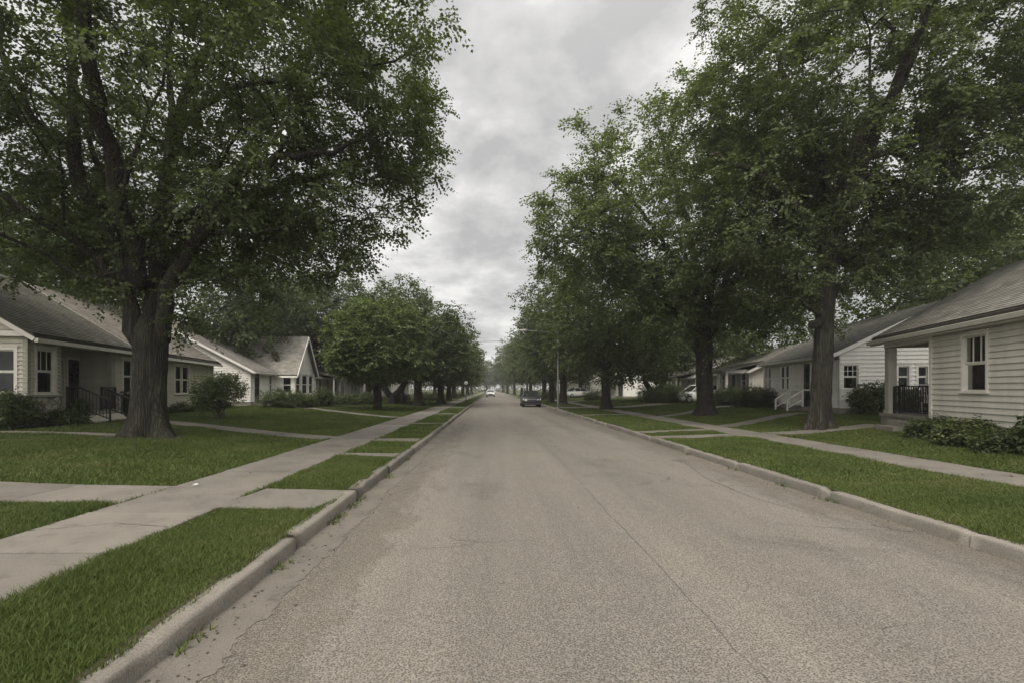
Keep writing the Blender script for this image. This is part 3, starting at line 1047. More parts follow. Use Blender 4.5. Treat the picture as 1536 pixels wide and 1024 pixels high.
def gable_house(name, base, label, A, u, L, depth, side, z_g, eave, ridge, wall_mat, trim, roof_mat, found=0.35,
                over=0.4, fr=(), nr=(), fr_kw=None, nr_kw=None, doors=(), front_mat=None, course=0.13, lap=0.02, skip_front=False, roofs=True):
    """rectangular house: facade from A along u (length L), ridge parallel to it, depth away from the street.
    side -1: the house stands left of the street, +1: right.  fr / nr: pixel rects of windows on the facade / near gable"""
    h = House(name, base, label)
    A, u = Vector(A), Vector(u).normalized()
    v = Vector((-u.y, u.x)) if side < 0 else Vector((u.y, -u.x))     # away from the street
    ctr = A + u * L / 2 + v * depth / 2
    B, Cc, D = A + u * L, A + u * L + v * depth, A + v * depth
    h.A, h.u, h.v, h.L, h.depth, h.ctr = A, u, v, L, depth, ctr
    h.front, h.near = Wall(A, B, ctr), Wall(A, D, ctr)
    h.far, h.back = Wall(B, Cc, ctr), Wall(D, Cc, ctr)
    zb = z_g + found
    h.zb, h.eave = zb, eave
    fro, nro = [], []
    for i, r in enumerate(fr): fro.append(h.front.rect(*r))
    for i, r in enumerate(nr): nro.append(h.near.rect(*r))
    dro = [h.front.rect(*r) for r in doors]
    dro = [(a, b, zb, d) for a, b, c, d in dro]
    kw = dict(course=course, lap=lap)
    if not skip_front: h.wall(h.front, zb, eave, wall_mat, fro + dro, **kw)
    h.wall(h.near, zb, eave, wall_mat, nro, (depth / 2, ridge - 0.1), **kw)
    h.wall(h.far, zb, eave, wall_mat, (), (depth / 2, ridge - 0.1), **kw)
    h.wall(h.back, zb, eave, wall_mat, (), **kw)
    f = h.mb()
    for w in (h.front, h.near, h.far, h.back): w.bx(f, -0.01, w.L + 0.01, z_g - 0.25, zb, -0.15, 0.0 if w is not h.front else -0.004)
    h.found_mb = f
    for r, k in zip(fro, fr_kw or [{}] * 9): h.window(h.front, r, trim, **k)
    for r, k in zip(nro, nr_kw or [{}] * 9): h.window(h.near, r, trim, **k)
    for r in dro: h.door(h.front, r, trim, M['door_dark'])
    f.build('foundation', M['foundation'], h.root)
    c = h.mb()
    for w in ((h.front,) if not skip_front else ()) + (h.near, h.far):
        w.bx(c, -0.035, 0.09, zb, eave - 0.02, 0.0, 0.035); w.bx(c, w.L - 0.09, w.L + 0.035, zb, eave - 0.02, 0.0, 0.035)
    c.build_each('corner_board', trim, h.root)
    if roofs:
        sl = (ridge - eave) / (depth / 2)
        ro = 0.35
        ze = eave - over * sl + 0.1
        e0, e1 = A - u * ro - v * over, B + u * ro - v * over
        r0, r1 = A - u * ro + v * depth / 2, B + u * ro + v * depth / 2
        g0, g1 = D - u * ro + v * over, Cc + u * ro + v * over
        h.slope(V3(e0, ze), V3(e1, ze), V3(r1, ridge + 0.1), V3(r0, ridge + 0.1), roof_mat)
        h.slope(V3(g1, ze), V3(g0, ze), V3(r0, ridge + 0.1), V3(r1, ridge + 0.1), roof_mat)
        fz = ze - 0.12
        h.trimbar('fascia', trim, [(V3(e0 - v * .012, fz), V3(e1 - v * .012, fz), 0.022, 0.17)])
        rk = []
        for p, q in ((e0, r0), (g0, r0)):
            dd = u * -0.014
            rk.append((V3(p + dd, ze - 0.1), V3(q + dd, ridge), 0.026, 0.17))
        for p, q in ((e1, r1), (g1, r1)):
            dd = u * 0.014
            rk.append((V3(p + dd, ze - 0.1), V3(q + dd, ridge), 0.026, 0.17))
        h.trimbar('rake_board', trim, rk)
        gm = h.mb()
        p0, p1 = e0 - v * 0.085, e1 - v * 0.085
        gm.beam(V3(p0, fz + 0.03), V3(p1, fz + 0.03), 0.11, 0.10)
        gm.build('gutter', trim, h.root)
        sf = h.mb()
        s0, s1 = A - u * ro, B + u * ro
        sf.face([V3(e0, ze - .2), V3(e1, ze - .2), V3(s1, eave - .12), V3(s0, eave - .12)])
        sf.build('soffit', trim, h.root)
    h.zg = z_g
    return h


def railing(h, a, b, z0, z1, mat, step=0.11, name='railing', post=True):
    """railing between plan points a and b"""
    a, b = Vector(a), Vector(b)
    m = h.mb()
    m.beam(V3(a, z1), V3(b, z1), 0.05, 0.045); m.beam(V3(a, z0 + 0.08), V3(b, z0 + 0.08), 0.035, 0.035)
    n = max(2, int((b - a).length / step))
    for i in range(n + 1):
        p = a.lerp(b, i / n)
        m.beam(V3(p, z0 + 0.08 if 0 < i < n else z0), V3(p, z1), 0.02 if 0 < i < n else 0.05, 0.02 if 0 < i < n else 0.05)
    return m.build(name, mat, h.root)


# --- olive house on the left, behind the big tree
def olive_house():
    zg = 0.34
    eA, eB = at(52, 501, 1.75 * FPX / 82), at(330, 543, 1.75 * FPX / 40)
    u = (eB - eA).xy.normalized()
    v = Vector((-u.y, u.x))
    A = eA.xy + v * 0.4 + u * 0.3
    L = (eB - eA).xy.length - 0.5
    depth, eave, ridge = 8.4, 3.45, 6.15
    h = House('ranch_house', (A.x, A.y, zg), 'low olive green house with stone base and recessed porch behind the big left tree')
    ctr = A + u * L / 2 + v * depth / 2
    B, Cc, D = A + u * L, A + u * L + v * depth, A + v * depth
    fw, nw = Wall(A, B, ctr), Wall(A, D, ctr)
    far, back = Wall(B, Cc, ctr), Wall(D, Cc, ctr)
    zb = zg + 0.4
    tp0 = fw.px(90, 580)[0]          # porch opening
    tp1 = fw.px(165, 580)[0]
    dp = 1.25
    zs = 1.46                        # top of the stone base
    w2 = fw.rect(54, 80, 525, 588)
    w3 = fw.rect(184, 198, 540, 588)
    w4 = fw.rect(262, 283, 549, 589)
    w1 = nw.rect(-14, 22, 524, 587)
    OL, T = M['olive'], M['cream_trim']
    h.wall(fw, zs, eave, OL, [w2], t0=0, t1=tp0, course=0.14, lap=0.042)
    h.wall(fw, zb, eave, OL, [w3, w4], t0=tp1 + 0.22, t1=L, course=0.14, lap=0.042)
    h.wall(nw, zs, eave, OL, [w1], (depth / 2, ridge - 0.1), course=0.14, lap=0.042)
    h.wall(far, zb, eave, OL, (), (depth / 2, ridge - 0.1), course=0.14, lap=0.042)
    h.wall(back, zb, eave, OL, (), course=0.14, lap=0.042)
    # porch recess
    pb = Wall(fw.P(tp0, 0, -dp).xy, fw.P(tp1 + .22, 0, -dp).xy, ctr)
    pf = Wall(fw.P(tp1 + .22, 0, 0).xy, fw.P(tp1 + .22, 0, -dp).xy, ctr + u * 30)
    pn = Wall(fw.P(tp0, 0, 0).xy, fw.P(tp0, 0, -dp).xy, A)
    dr = pb.rect(101, 113, 538, 618)
    zf = zg + 0.46
    dr = (dr[0], dr[0] + 0.92, zf, zf + 2.05)
    sl_ = (dr[0] - 0.55, dr[0] - 0.2, zf + 0.1, zf + 2.0)
    h.wall(pb, zf, eave - .1, OL, [dr], course=0.14, lap=0.042)
    h.wall(pf, zf, eave - .1, OL, (), course=0.14, lap=0.042)
    h.wall(pn, zf, eave - .1, OL, (), course=0.14, lap=0.042)
    h.door(pb, dr, T, M['door_dark'])
    fl = h.mb()
    fw.bx(fl, tp0, tp1 + 0.22, zg - 0.2, zf, -dp, 0.28)
    fl.build('porch_floor', M['foundation'], h.root)
    ce = h.mb()
    fw.bx(ce, tp0, tp1 + 0.22, eave - 0.1, eave - 0.02, -dp, 0.0)
    fw.bx(ce, tp0, tp1 + 0.22, eave - 0.32, eave - 0.1, -0.12, 0.02)
    ce.build_each('porch_beam', M['olive_trim'], h.root)
    po = h.mb()
    fw.bx(po, tp1, tp1 + 0.22, zf, eave - 0.32, -0.14, 0.06)
    po.build('post', M['olive_trim'], h.root)
    # stone base with a cap, stone pier beside the steps
    st = h.mb()
    fw.bx(st, -0.02, tp0, zg - 0.2, zs - 0.07, -0.12, 0.07)
    nw.bx(st, -0.07, nw.L, zg - 0.2, zs - 0.07, -0.12, 0.07)
    fw.bx(st, tp1 - 0.02, tp1 + 0.24, zg - 0.2, zf + 0.62, 0.07, 0.34)
    st.build_each('stone_base', M['stone'], h.root)
    cp = h.mb()
    fw.bx(cp, -0.09, tp0 + .03, zs - 0.07, zs, -0.05, 0.12)
    nw.bx(cp, -0.12, nw.L, zs - 0.07, zs, -0.05, 0.12)
    fw.bx(cp, tp1 - 0.05, tp1 + 0.27, zf + 0.62, zf + 0.68, 0.05, 0.37)
    cp.build_each('sill_cap', M['olive_trim'], h.root)
    f = h.mb()
    fw.bx(f, tp1 + 0.24, L + .01, zg - 0.25, zb, -0.15, -0.004)
    far.bx(f, 0.01, far.L, zg - 0.25, zb, -0.15, -0.004); back.bx(f, 0, back.L, zg - 0.25, zb, -0.15, -0.004)
    f.build('foundation', M['foundation'], h.root)
    # a side light next to the door
    h.window(pb, (max(0.12, sl_[0]), max(0.12, sl_[0]) + 0.3, sl_[2], sl_[3]), T, curtain='full', cw=0.05)
    h.window(nw, w1, T, curtain='none', meet=0.48)
    h.window(fw, w2, T, grid=(3, 1), curtain='upper', meet=0.5)
    h.window(fw, w3, T, curtain='full')
    h.window(fw, w4, T, kind='double', curtain='sides')
    c = h.mb()
    fw.bx(c, -0.035, 0.1, zs, eave - .02, 0, 0.035); fw.bx(c, L - 0.1, L + .035, zb, eave - .02, 0, 0.035)
    fw.bx(c, tp0 - 0.12, tp0, zs, eave - .02, -0.05, 0.035); fw.bx(c, tp1 + .22, tp1 + .34, zb, eave - .02, 0, 0.035)
    nw.bx(c, 0.0, 0.1, zs, eave - .02, 0, 0.035); far.bx(c, 0, .1, zb, eave - .02, 0, 0.035)
    # horizontal cornice across the near gable
    c.build_each('corner_board', M['olive_trim'], h.root)
    cn = h.mb()
    nw.bx(cn, -0.05, nw.L, eave - 0.12, eave + 0.04, 0.036, 0.26)
    cn.build('cornice', T, h.root)
    # roofs: dark shingles over the near wing, tan shingles beyond
    sl = (ridge - eave) / (depth / 2)
    ov = 0.42
    ze = eave - ov * sl + 0.14
    tj = fw.px(193, 526)[0]

    def rp(t, q, dz=0.0):
        p = A + u * t + v * q
        return V3(p, eave + (depth / 2 - abs(q - depth / 2)) * sl + 0.14 + dz)
    h.slope(rp(-0.35, -ov, .05), rp(tj, -ov, .05), rp(tj, depth / 2, .05), rp(-0.35, depth / 2, .05), M['shingle_dark'])
    h.slope(rp(tj, -ov), rp(L + .4, -ov), rp(L + .4, depth / 2), rp(tj, depth / 2), M['shingle_tan'])
    h.slope(rp(L + .4, depth + ov), rp(-.35, depth + ov), rp(-.35, depth / 2), rp(L + .4, depth / 2), M['shingle_dark'])
    rk = []
    for t, s in ((-0.35, -0.014), (L + .4, 0.014)):
        for q in (-ov, depth + ov):
            rk.append((rp(t + s, q, -.09), rp(t + s, depth / 2, -.09), 0.028, 0.13))
    rk.append((rp(tj + .014, -ov, -.02), rp(tj + .014, depth / 2, -.02), 0.03, 0.15))
    h.trimbar('rake_board', T, rk)
    o = v * -0.05
    g = h.mb()
    g.beam(rp(-.35, -ov - .05, -.08), rp(tj, -ov - .05, -.08), 0.11, 0.13)
    g.beam(rp(tj, -ov - .05, -.12), rp(L + .4, -ov - .05, -.12), 0.11, 0.13)
    dsp = fw.P(L - .05, 0, .07)
    g.tube([(dsp.x, dsp.y, eave - .1), (dsp.x, dsp.y, zg)], 0.04, 6)
    g.build('gutter', T, h.root)
    sf = h.mb()
    sf.face([fw.P(-.35, eave - .02, ov), fw.P(L + .4, eave - .02, ov), fw.P(L + .4, eave - .02, -.05), fw.P(-.35, eave - .02, -.05)])
    sf.build('soffit', T, h.root)
    # steps and iron railings
    s = h.mb()
    ta, tb = tp0 + 0.45, tp1 - 0.1
    for i in range(3):
        zt = zf - 0.15 * (i + 1) + 0.0
        fw.bx(s, ta - .03 * i, tb + .03 * i, zg - .2, zt, 0.28 + 0.32 * i, 0.28 + 0.32 * (i + 1))
    s.build_each('step', M['cream_trim'], h.root)
    railing(h, fw.P(tp0 + .05, 0, 0.2).xy, fw.P(ta + .2, 0, 0.2).xy, zf, zf + 0.92, M['iron'])
    railing(h, fw.P(tb - .9, 0, 0.2).xy, fw.P(tp1, 0, 0.2).xy, zf, zf + 0.92, M['iron'])
    for t in (ta + .2, tb - .9):
        m = h.mb()
        a, b = fw.P(t, zf + .92, .24), fw.P(t, zg + .9, 1.25)
        m.beam(a, b, 0.05, 0.05)
        m.beam(fw.P(t, zg, 1.25), b, 0.05, 0.05)
        m.beam(a - Vector((0, 0, .75)), b - Vector((0, 0, .7)), 0.03, 0.03)
        for i in range(1, 9):
            p = a.lerp(b, i / 9)
            m.beam(p - Vector((0, 0, .75)), p, 0.016, 0.016)
        m.build('handrail', M['iron'], h.root)
    h.fw, h.zg = fw, zg
    return h


H1 = olive_house()


# --- white gabled house with a gabled sun porch, farther left
def white_gable_house():
    zg = 0.4
    A = Vector((-18.1, 37.0)); u = Vector((-0.06, 1)).normalized()
    h = gable_house('gabled_house', (A.x, A.y, zg), 'white sided gabled house with sun porch wing beyond the olive house', A, u, 10.6, 10.4, -1, zg, 3.1, 5.85,
                    M['white'], M['white_trim'], M['shingle_light'], found=0.3, course=0.18, lap=0.05,
                    fr=[(403.5, 408, 562, 590)], doors=[(381, 389, 558, 606)], nr=[(316, 327, 572, 592)], nr_kw=[dict(curtain='full')])
    fw = h.front
    # wing with its gable towards the street
    t0, t1, pr = 4.6, 10.1, 1.65
    we, wr = 3.1, 6.25
    P = lambda t, o: fw.P(t, 0, o).xy
    ctr = P((t0 + t1) / 2, pr / 2)
    wn, wf, wg = Wall(P(t0, 0), P(t0, pr), ctr), Wall(P(t1, 0), P(t1, pr), ctr), Wall(P(t0, pr), P(t1, pr), ctr)
    zb = zg + 0.3
    zk = 1.25
    h.wall(wn, zk, we, M['white'], [(0.72, 1.4, zk + .1, we - .45)], course=0.18, lap=.05)
    h.window(wn, (0.72, 1.4, zk + .1, we - .45), M['white_trim'], curtain='none')
    h.wall(wf, zk, we, M['white'], (), course=0.18, lap=.05)
    ops = [(0.45, 1.55, zk + .03, we - .25), (2.0, 3.5, zk + .03, we - .25), (3.95, 5.15, zk + .03, we - .25)]
    h.wall(wg, zk, we, M['white'], ops, ((t1 - t0) / 2, wr - .1), course=0.18, lap=.05)
    for o in ops: h.window(wg, o, M['white_trim'], curtain='sides', cw=0.08, sill=False)
    b = h.mb()
    for w in (wn, wf, wg): w.bx(b, -0.02, w.L + .02, zg - .2, zk, -.1, .04)
    b.build('porch_base', M['beige'], h.root)
    pc = h.mb()
    for t in (0.1, 1.78, 3.72, 5.5): wg.bx(pc, t - .1, t + .1, zk, we, .0, .09)
    pc.build_each('pilaster', M['white_trim'], h.root)
    # wing roof
    tm = (t0 + t1) / 2
    sl = (wr - we) / ((t1 - t0) / 2)

    def rp(t, o, dz=.1):
        p = P(t, o)
        return V3(p, wr - abs(t - tm) * sl + dz)
    bk = -3.6
    h.slope(rp(t0 - .3, bk + 2.2), rp(t0 - .3, pr + .4), rp(tm, pr + .4), rp(tm, bk), M['shingle_light'])
    h.slope(rp(t1 + .3, pr + .4), rp(t1 + .3, bk + 2.2), rp(tm, bk), rp(tm, pr + .4), M['shingle_light'])
    rk = [(rp(t0 - .3, pr + .41, -.03), rp(tm, pr + .41, -.03), 0.05, 0.2), (rp(t1 + .3, pr + .41, -.03), rp(tm, pr + .41, -.03), 0.05, 0.2),
          (rp(t0 - .34, 0.3, -.02), rp(t0 - .34, pr + .4, -.02), 0.05, 0.16)]
    h.trimbar('rake_board', M['white_trim'], rk)
    # chimney behind the ridge and a small dormer
    cm = h.mb()
    c = fw.P(2.0, 0, -6.4)
    cm.box(c.x - .45, c.x + .45, c.y - .35, c.y + .35, 4.6, 6.75)
    cm.box(c.x - .52, c.x + .52, c.y - .42, c.y + .42, 6.75, 6.9)
    cm.build('chimney', M['foundation'], h.root)
    # front stoop
    s = h.mb()
    d0, d1, _, _ = fw.rect(378, 392, 560, 606)
    fw.bx(s, d0, d1, zg - .2, zg + .28, 0.0, 0.9); fw.bx(s, d0, d1, zg - .2, zg + .12, 0.9, 1.3)
    s.build_each('step', M['walk'], h.root)


white_gable_house()


# --- cream house on the right with a corner porch
def cream_house():
    zg = 0.36
    eF, eN = at(1315, 509, 1.75 * FPX / 74), at(1536, 463.5, 1.75 * FPX / 119.5)
    u = (eF - eN).xy.normalized()
    v = Vector((u.y, -u.x))
    far = eF.xy + v * 0.22 - u * 0.12
    near = far - u * 11.0
    L, depth, eave, ridge = 11.0, 7.0, 3.5, 5.65
    h = House('clapboard_house', (far.x, far.y, zg), 'cream clapboard house with an open corner porch, nearest on the right')
    ctr = near + u * L / 2 + v * depth / 2
    fw = Wall(near, far, ctr)
    tc = fw.px(1396, 600)[0]
    pd = 2.3
    zb, zf = zg + 0.38, zg + 0.46
    CR, T = M['cream'], M['cream_trim']
    wi = fw.rect(1446, 1481, 503, 585)
    h.wall(fw, zb, eave, CR, [wi], t0=0, t1=tc, course=0.152, lap=0.034)
    h.window(fw, wi, T, grid=(3, 1), curtain='sides', cw=0.08)
    D, Cc = near + v * depth, far + v * depth
    nw, bw = Wall(near, D, ctr), Wall(D, Cc, ctr)
    h.wall(nw, zb, eave, CR, (), (depth / 2, ridge - .1), course=0.152, lap=0.034)
    h.wall(bw, zb, eave, CR, (), course=0.152, lap=0.034)
    pe = Wall(fw.P(tc, 0, 0).xy, fw.P(tc, 0, -pd).xy, fw.P(tc - 3, 0, 0).xy)
    pb = Wall(fw.P(tc, 0, -pd).xy, fw.P(L, 0, -pd).xy, ctr)
    fe = Wall(fw.P(L, 0, -pd).xy, Cc, ctr)
    dr = (0.7, 1.6, zf, zf + 2.05)
    h.wall(pe, zf, eave, CR, [dr], course=0.152, lap=0.034)
    h.door(pe, dr, T, M['door_dark'], False)
    h.wall(pb, zf, eave, CR, (), course=0.152, lap=0.034)
    h.wall(fe, zb, eave, CR, (), course=0.152, lap=0.034)
    full_far = Wall(far, Cc, ctr)
    gm = h.mb()
    lapped(gm, full_far.P(0, eave), V3(full_far.u, 0), (0, 0, 1), V3(full_far.n, 0),
           lambda z: (depth / 2 * z / (ridge - .1 - eave), depth - depth / 2 * z / (ridge - .1 - eave)), ridge - .1 - eave, (), .152, .026)
    gm.build('wall', CR, h.root)
    f = h.mb()
    fw.bx(f, -.01, tc, zg - .25, zb, -.15, -.003); bw.bx(f, 0, bw.L, zg - .25, zb, -.15, 0); fe.bx(f, 0.16, fe.L - .16, zg - .25, zb, -.15, 0)
    f.build('foundation', M['foundation'], h.root)
    fl = h.mb()
    fw.bx(fl, tc + .01, L + .12, zg - .2, zf - .1, -pd, 0.1)
    fw.bx(fl, tc + .01, L + .16, zf - .1, zf, -pd, 0.14)
    fl.build('porch_floor', M['walk'], h.root)
    po = h.mb()
    fw.bx(po, L - .26, L + .02, zf, eave - .42, -.22, 0.02)
    fw.bx(po, L - .29, L + .05, zf, zf + .1, -.25, 0.05)
    po.build('post', M['porch_paint'], h.root)
    bm_ = h.mb()
    fw.bx(bm_, tc + .03, L + .05, eave - .42, eave - .06, -.32, 0.03)
    fw.bx(bm_, tc, L + .12, eave - .06, eave + .03, -.40, 0.10)
    full_far.bx(bm_, 0.33, pd + .1, eave - .42, eave - .06, -.32, 0.03)
    bm_.build_each('porch_beam', M['cream_trim'], h.root)
    ce = h.mb()
    fw.bx(ce, tc, L, eave - .05, eave - .02, -pd, -.41)
    ce.build('porch_ceiling', M['porch_paint'], h.root)
    railing(h, fw.P(tc + .06, 0, -.1).xy, fw.P(L - .36, 0, -.1).xy, zf, zf + .92, M['iron'], 0.135)
    railing(h, full_far.P(.36, 0, -.1).xy, full_far.P(pd - .05, 0, -.1).xy, zf, zf + .92, M['iron'], 0.135)
    st = h.mb()
    for i in range(2): fw.bx(st, tc + .25, tc + 1.5, zg - .2, zf - .17 * (i + 1), 0.15 + .34 * i, .15 + .34 * (i + 1))
    st.build_each('step', M['walk'], h.root)
    c = h.mb()
    fw.bx(c, tc - .12, tc + .02, zb, eave - .04, 0, .04)
    c.build_each('corner_board', T, h.root)
    sl = (ridge - eave) / (depth / 2)
    ov = .30

    def rp(t, q, dz=.12):
        return V3(near + u * t + v * q, eave + (depth / 2 - abs(q - depth / 2)) * sl + dz)
    h.slope(rp(-.4, -ov), rp(L + .35, -ov), rp(L + .35, depth / 2), rp(-.4, depth / 2), M['shingle_grey'], course=0.14, lap=0.008)
    h.slope(rp(L + .35, depth + ov), rp(-.4, depth + ov), rp(-.4, depth / 2), rp(L + .35, depth / 2), M['shingle_grey'])
    h.trimbar('rake_board', T, [(rp(L + .365, -ov, 0), rp(L + .365, depth / 2, 0), .028, .2), (rp(L + .365, depth + ov, 0), rp(L + .365, depth / 2, 0), .028, .2)])
    h.trimbar('fascia', T, [(rp(-.4, -ov - .012, -.05), rp(L + .35, -ov - .012, -.05), .024, .2)])
    g = h.mb()
    g.beam(rp(-.4, -ov - .09, 0), rp(L + .35, -ov - .09, 0), .12, .11)
    g.build('gutter', M['porch_paint'], h.root)
    sf = h.mb()
    sf.face([fw.P(-.4, eave - .01, ov), fw.P(L + .35, eave - .01, ov), fw.P(L + .35, eave - .01, .11), fw.P(-.4, eave - .01, .11)])
    sf.build('soffit', T, h.root)
    h.fw, h.tc, h.zf, h.L_, h.zg = fw, tc, zf, L, zg
    return h


HR1 = cream_house()


def porch_chair(loc, rz, label):
    r = empty('porch_chair', loc, label, 'chair', None, rz)
    m = MB(); m.box(-.26, .26, -.25, .25, .36, .41); m.build('seat', M['white_trim'], r)
    m = MB()
    for i in range(5): m.beam((-.2 + .1 * i, .24, .41), (-.2 + .1 * i, .40, 1.0), .07, .02)
    m.beam((-.26, .40, .98), (.26, .40, .98), .04, .07)
    m.build('backrest', M['white_trim'], r)
    for sx in (-.25, .25):
        for y0, y1 in ((-.24, -.26), (.24, .34)):
            m = MB(); m.beam((sx, y0, .38), (sx, y1, 0), .05, .05); m.build('leg', M['white_trim'], r)
        m = MB(); m.beam((sx * 1.1, -.3, .62), (sx * 1.1, .3, .62), .09, .03); m.beam((sx * 1.1, -.24, .4), (sx * 1.1, -.24, .61), .04, .04)
        m.build('armrest', M['white_trim'], r)


p = HR1.fw.P(HR1.tc + 1.35, HR1.zf, -1.0)
porch_chair(p, R(-60), 'white porch chair behind the iron railing of the cream house')
p = HR1.fw.P(HR1.tc + 2.5, HR1.zf, -1.3)
porch_chair(p, R(-20), 'white porch chair by the far railing of the cream house')


# --- white house beyond it, gable towards the viewer
def white_house_right():
    zg = 0.46
    eA, eB = at(1245, 527.5, 1.75 * FPX / 55.5), at(1131, 545, 1.75 * FPX / 38)
    u = (eB - eA).xy.normalized(); v = Vector((u.y, -u.x))
    A = eA.xy + v * .4
    h = gable_house('white_house', (A.x, A.y, zg), 'white clapboard house with steps and flowering bushes on the right', A, u, 9.6, 8.6, 1, zg, 3.42, 5.6,
                    M['white'], M['white_trim'], M['shingle_grey'], found=.3, course=0.19, lap=0.055,
                    fr=[(1171, 1184, 549, 583), (1147, 1157, 551, 584)], doors=[(1205, 1216, 545, 606)],
                    fr_kw=[dict(kind='double', curtain='none'), dict(kind='double', curtain='none')],
                    nr=[(1265, 1287, 547, 582), (1347, 1363, 549, 580), (1377, 1391, 549, 580)],
                    nr_kw=[dict(grid=(3, 2), curtain='sides'), dict(curtain='upper'), dict(curtain='none')])
    fw = h.front
    d0, d1, _, _ = fw.rect(1200, 1220, 545, 606)
    s = h.mb()
    fw.bx(s, d0 - .1, d1 + .1, zg - .2, h.zb - .03, 0.0, .55)
    for i in range(2): fw.bx(s, d0 + .05 , d1 - .05, zg - .2, h.zb - .13 - .10 * i, .55 + .27 * i, .55 + .27 * (i + 1))
    s.build_each('step', M['walk'], h.root)
    for t in (d0, d1):
        m = h.mb()
        m.beam(fw.P(t, h.zb + .85, .08), fw.P(t, h.zb + .85, .52), .06, .06)
        m.beam(fw.P(t, h.zb + .85, .52), fw.P(t, zg + .62, 1.25), .06, .06)
        m.beam(fw.P(t, zg, 1.25), fw.P(t, zg + .62, 1.25), .07, .07)
        m.beam(fw.P(t, h.zb - .03, .52), fw.P(t, h.zb + .87, .52), .07, .07)
        m.beam(fw.P(t, h.zb + .30, .55), fw.P(t, zg + .22, 1.22), .05, .05)
        m.build('handrail', M['white_trim'], h.root)
    m = h.mb()
    q = h.near.P(.55, 2.75, .03)
    tl, zl_ = h.near.px(1253.5, 534)
    h.near.bx(m, tl - .07, tl + .07, zl_ - .16, zl_ + .16, .056, .17)
    m.build('wall_lamp', M['iron'], h.root)
    h.wl = fw
    return h


HR2 = white_house_right()


# --- house with a white posted porch farther right
def porch_house():
    zg = .46
    A = Vector((19.3, 36.6)); u = Vector((.12, .993))
    h = gable_house('porch_house', (A.x, A.y, zg), 'grey house with white porch posts and half wall beyond the white house', A, u, 9.0, 8.0, 1, zg, 3.1, 5.0,
                    M['beige'], M['white_trim'], M['shingle_grey'], found=.3, fr=[(1083, 1088, 556, 584), (1112, 1119, 556, 585)], doors=[(1098, 1104, 553, 606)])
    fw = h.front
    po = 1.9
    t0, t1 = 0.0, 5.2
    s = h.mb(); fw.bx(s, t0, t1, zg - .2, h.zb, 0, po); s.build('porch_floor', M['white_trim'], h.root)
    m = h.mb()
    pts = [t0 + .1, t0 + 1.9, t0 + 3.5, t1 - .1]
    for t in pts: fw.bx(m, t - .09, t + .09, h.zb, 2.85, po - .2, po - .02)
    fw.bx(m, t0 + .01, t0 + .17, h.zb, 2.85, 0.02, .2)
    m.build_each('post', M['white_trim'], h.root)
    m = h.mb()
    fw.bx(m, t0 + .2, t1 - .2, h.zb, 1.55, po - .15, po - .07); fw.bx(m, t0 + .2, t1 - .2, 1.55, 1.62, po - .18, po - .04)
    fw.bx(m, t0 + .04, t0 + .12, h.zb, 1.55, .2, po - .2)
    m.build_each('half_wall', M['beige'], h.root)
    m = h.mb(); fw.bx(m, t0 - .05, t1 + .05, 2.85, 3.1, po - .22, po); fw.bx(m, t0 - .05, t0 + .15, 2.85, 3.1, .05, po - .22)
    m.build('porch_beam', M['white_trim'], h.root)
    h.slope(fw.P(t0 - .3, 3.02, po + .35), fw.P(t1 + .3, 3.02, po + .35), fw.P(t1 + .3, 3.75, -1.0), fw.P(t0 - .3, 3.75, -1.0), M['shingle_light'], 'porch_roof')


porch_house()


# --- smaller, more distant houses
def cottage(name, label, A, u, L, depth, side, wall_mat, roof_mat, eave=3.0, ridge=5.0, porch=True, wins=2, garage=False, seed=1):
    zg = .4 if side < 0 else .46
    h = gable_house(name, (A[0], A[1], zg), label, A, u, L, depth, side, zg, eave, ridge, wall_mat, M['white_trim'], roof_mat, found=.25, skip_front=True, course=.18, lap=.03)
    fw, nw = h.front, h.near
    rng = random.Random(seed)
    zb = h.zb
    ops = []
    n = wins + 1
    dt = L / n
    door_i = rng.randrange(n)
    wl = []
    for i in range(n):
        c = dt * (i + .5)
        if garage and i == 0:
            ops.append((c - 1.25, c + 1.25, zb, zb + 2.1)); wl.append('g')
        elif i == door_i and not garage:
            ops.append((c - .46, c + .46, zb, zb + 2.0)); wl.append('d')
        else:
            ops.append((c - .55, c + .55, zb + .75, zb + 2.1)); wl.append('w')
    h.wall(fw, zb, eave, wall_mat, ops, course=.18, lap=.03)
    for o, k in zip(ops, wl):
        if k == 'w': h.window(fw, o, M['white_trim'], curtain=rng.choice(['sides', 'upper', 'none']))
        elif k == 'd': h.door(fw, o, M['white_trim'], M['door_dark'])
        else:
            m = h.mb(); fw.bx(m, o[0], o[1], o[2], o[3], -.12, -.06)
            for i in range(4): fw.bx(m, o[0] + .05, o[1] - .05, o[2] + .06 + .5 * i, o[2] + .46 + .5 * i, -.06, -.045)
            m.build('garage_door', M['door_dark'], h.root)
    r = (depth * .3 - .5, depth * .3 + .5, zb + .7, zb + 2.0)
    m = h.window(nw, r, M['white_trim'], curtain='none')
    # the window's added backing box is coloured like a shaded room
    if porch:
        po, t0, t1 = 1.7, (L * .35 if garage else L * .1), L * .9
        s = h.mb(); fw.bx(s, t0, t1, zg - .2, zb - .02, 0, po); s.build('porch_floor', M['foundation'], h.root)
        m = h.mb()
        k = 4
        for i in range(k):
            t = t0 + .1 + (t1 - t0 - .2) * i / (k - 1)
            fw.bx(m, t - .08, t + .08, zb - .02, eave - .3, po - .2, po - .04)
        m.build_each('post', M['white_trim'], h.root)
        m = h.mb(); fw.bx(m, t0, t1, eave - .3, eave - .05, po - .22, po)
        m.build('porch_beam', M['white_trim'], h.root)
        h.slope(fw.P(t0 - .25, eave - .1, po + .3), fw.P(t1 + .25, eave - .1, po + .3), fw.P(t1 + .25, eave + .6, -.8), fw.P(t0 - .25, eave + .6, -.8), roof_mat, 'porch_roof')
    return h


